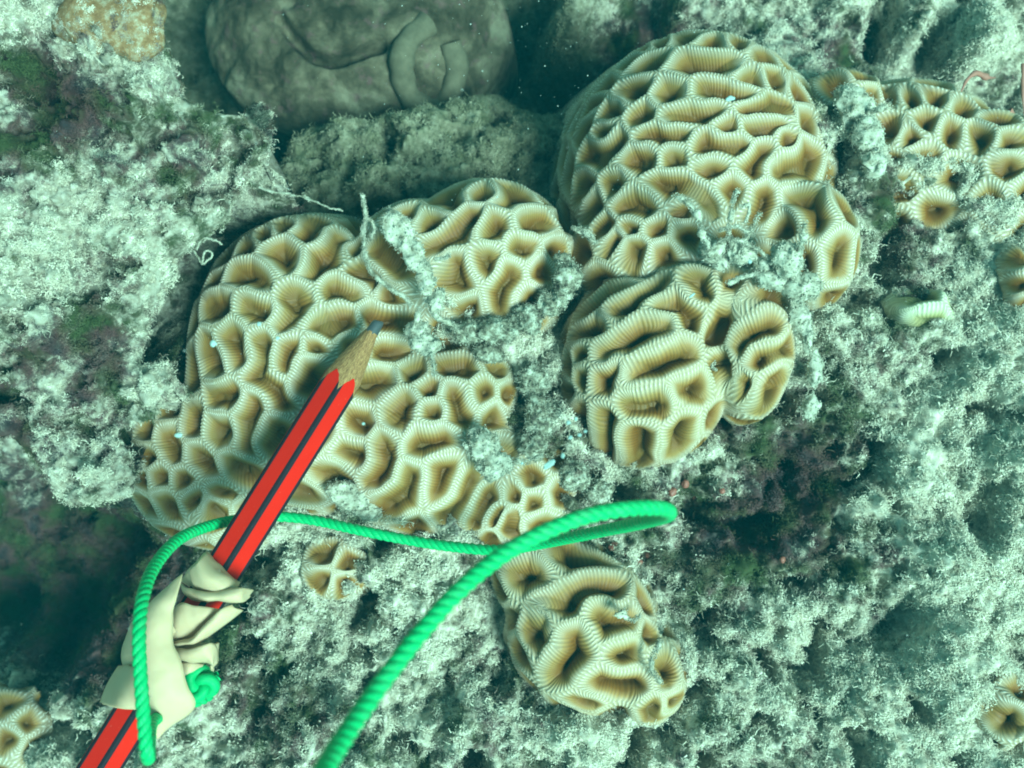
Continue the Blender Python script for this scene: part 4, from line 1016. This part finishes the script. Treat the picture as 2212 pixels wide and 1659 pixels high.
BEADS = ['largest rusty pink bead just under the loop of the green cord','rusty pink bead right below the return of the cord loop','rusty bead touching the one below the cord loop','rusty pink bead above the tip of the cord loop','rusty pink bead up and right of the cord loop tip','small rusty bead just inside the turf over the cord loop','lone rusty bead in the dark turf well right of the cord loop','smallest rusty bead beside the largest one under the cord','rusty bead furthest right in the dark turf','smallest rusty bead up by the foot of the winding coral']
knobs = [(1325,1180,0.10),(1400,1200,0.09),(1380,1215,0.08),(1452,1062,0.10),(1480,1045,0.09),(1432,1090,0.07),(1560,1060,0.07),(1350,1195,0.06),(1690,1210,0.07),(1500,1075,0.06)]
M_worm, _, _ = simple_mat('pale_worm_tube', (0.12, 0.105, 0.07), 0.9, 0.05, var=0.6)
for i, (a, b_, r_) in enumerate(knobs):
    z = -1.2
    for _ in range(6):
        x, y, _z = un(a, b_, z); z = 0.5 * z + 0.5 * (float(interp_ground(np.array([x]), np.array([y]))[0]) + 0.06)
    c = np.array(un(a, b_, z)); V = CSV * r_ * 0.9 * (1 + 0.5 * fbm3(CSV + i * 7, 0.8, 2, 4)[:, None]) + c
    o = mesh_obj('coralline_knob', V, CSF, M_red2, origin=tuple(c)); tag(o, BEADS[i], 'bead', 'rusty pink beads in the turf')
# looped worm tube in the dark hollow
C, S = resample(catmull([un(a_, b_, -6.6) for a_, b_ in ((925,55),(885,95),(868,150),(885,205),(930,222),(965,195),(985,140),(972,90))], 12), 0.06)
for _ in range(5):
    iy = np.clip(np.searchsorted(gy, C[:, 1]), 0, len(gy) - 1); ix_ = np.clip(np.searchsorted(gx, C[:, 0]), 0, len(gx) - 1)
    C[:, 2] = np.maximum(mz[iy, ix_], GZ[iy, ix_])
for _ in range(12): C[1:-1, 2] = (C[:-2, 2] + C[1:-1, 2] + C[2:, 2]) / 3
C[:, 2] += 0.02
V, F = tube(C, 0.30 + 0.10 * fbm3(C, 0.6, 2, 1), 16); V = V + 0.05 * np.stack([fbm3(V + 5 * j, 0.35, 2, j) for j in range(3)], 1)
o = mesh_obj('worm_tube', V, F, M_worm, origin=tuple(C.mean(0))); tag(o, 'dim sausage like tube curled into a loop deep in the dark hollow', 'worm tube')
# loose strands near the ledge
clump('fine broken thread of silt strung from the ledge to the tan coral',
  [], [([(560,405,-0.5),(610,418,-0.4),(650,424,-0.3),(690,440,-0.2),(740,458,0.0)],0.012),([(655,420,-0.3),(668,432,-0.3)],0.04)], seed=21, fil=30, flen=0.07)
clump('small torn curl of algae sticking out from the ledge above the coral',
  [], [([(420,545,0.3),(438,568,0.4),(452,560,0.45),(460,545,0.5),(445,540,0.5),(438,568,0.4)],0.016),([(425,540,0.3),(440,515,0.2),(465,520,0.3),(478,528,0.3)],0.016)], seed=22, fil=70, flen=0.08)

# ---------------------------------------------------------------- water haze
hb = np.array([[-45.5, -45.5, -110], [45.5, -45.5, -110], [45.5, 45.5, -110], [-45.5, 45.5, -110], [-45.5, -45.5, 22], [45.5, -45.5, 22], [45.5, 45.5, 22], [-45.5, 45.5, 22]]) * [1.03, 1.03, 1]
haze = mesh_obj('haze', hb, np.array([[0,3,2,1],[4,5,6,7],[0,1,5,4],[1,2,6,5],[2,3,7,6],[3,0,4,7]]), None, smooth=False)
hm = bpy.data.materials.new('water_haze'); hm.use_nodes = True; nt = hm.node_tree; nt.nodes.clear()
out = nt.nodes.new('ShaderNodeOutputMaterial'); pv = nt.nodes.new('ShaderNodeVolumePrincipled')
pv.inputs['Color'].default_value = (0.03, 0.60, 0.70, 1); pv.inputs['Density'].default_value = 0.0022; pv.inputs['Anisotropy'].default_value = 0.0
nt.links.new(pv.outputs[0], out.inputs['Volume']); haze.data.materials.append(hm); haze['kind'] = 'stuff'
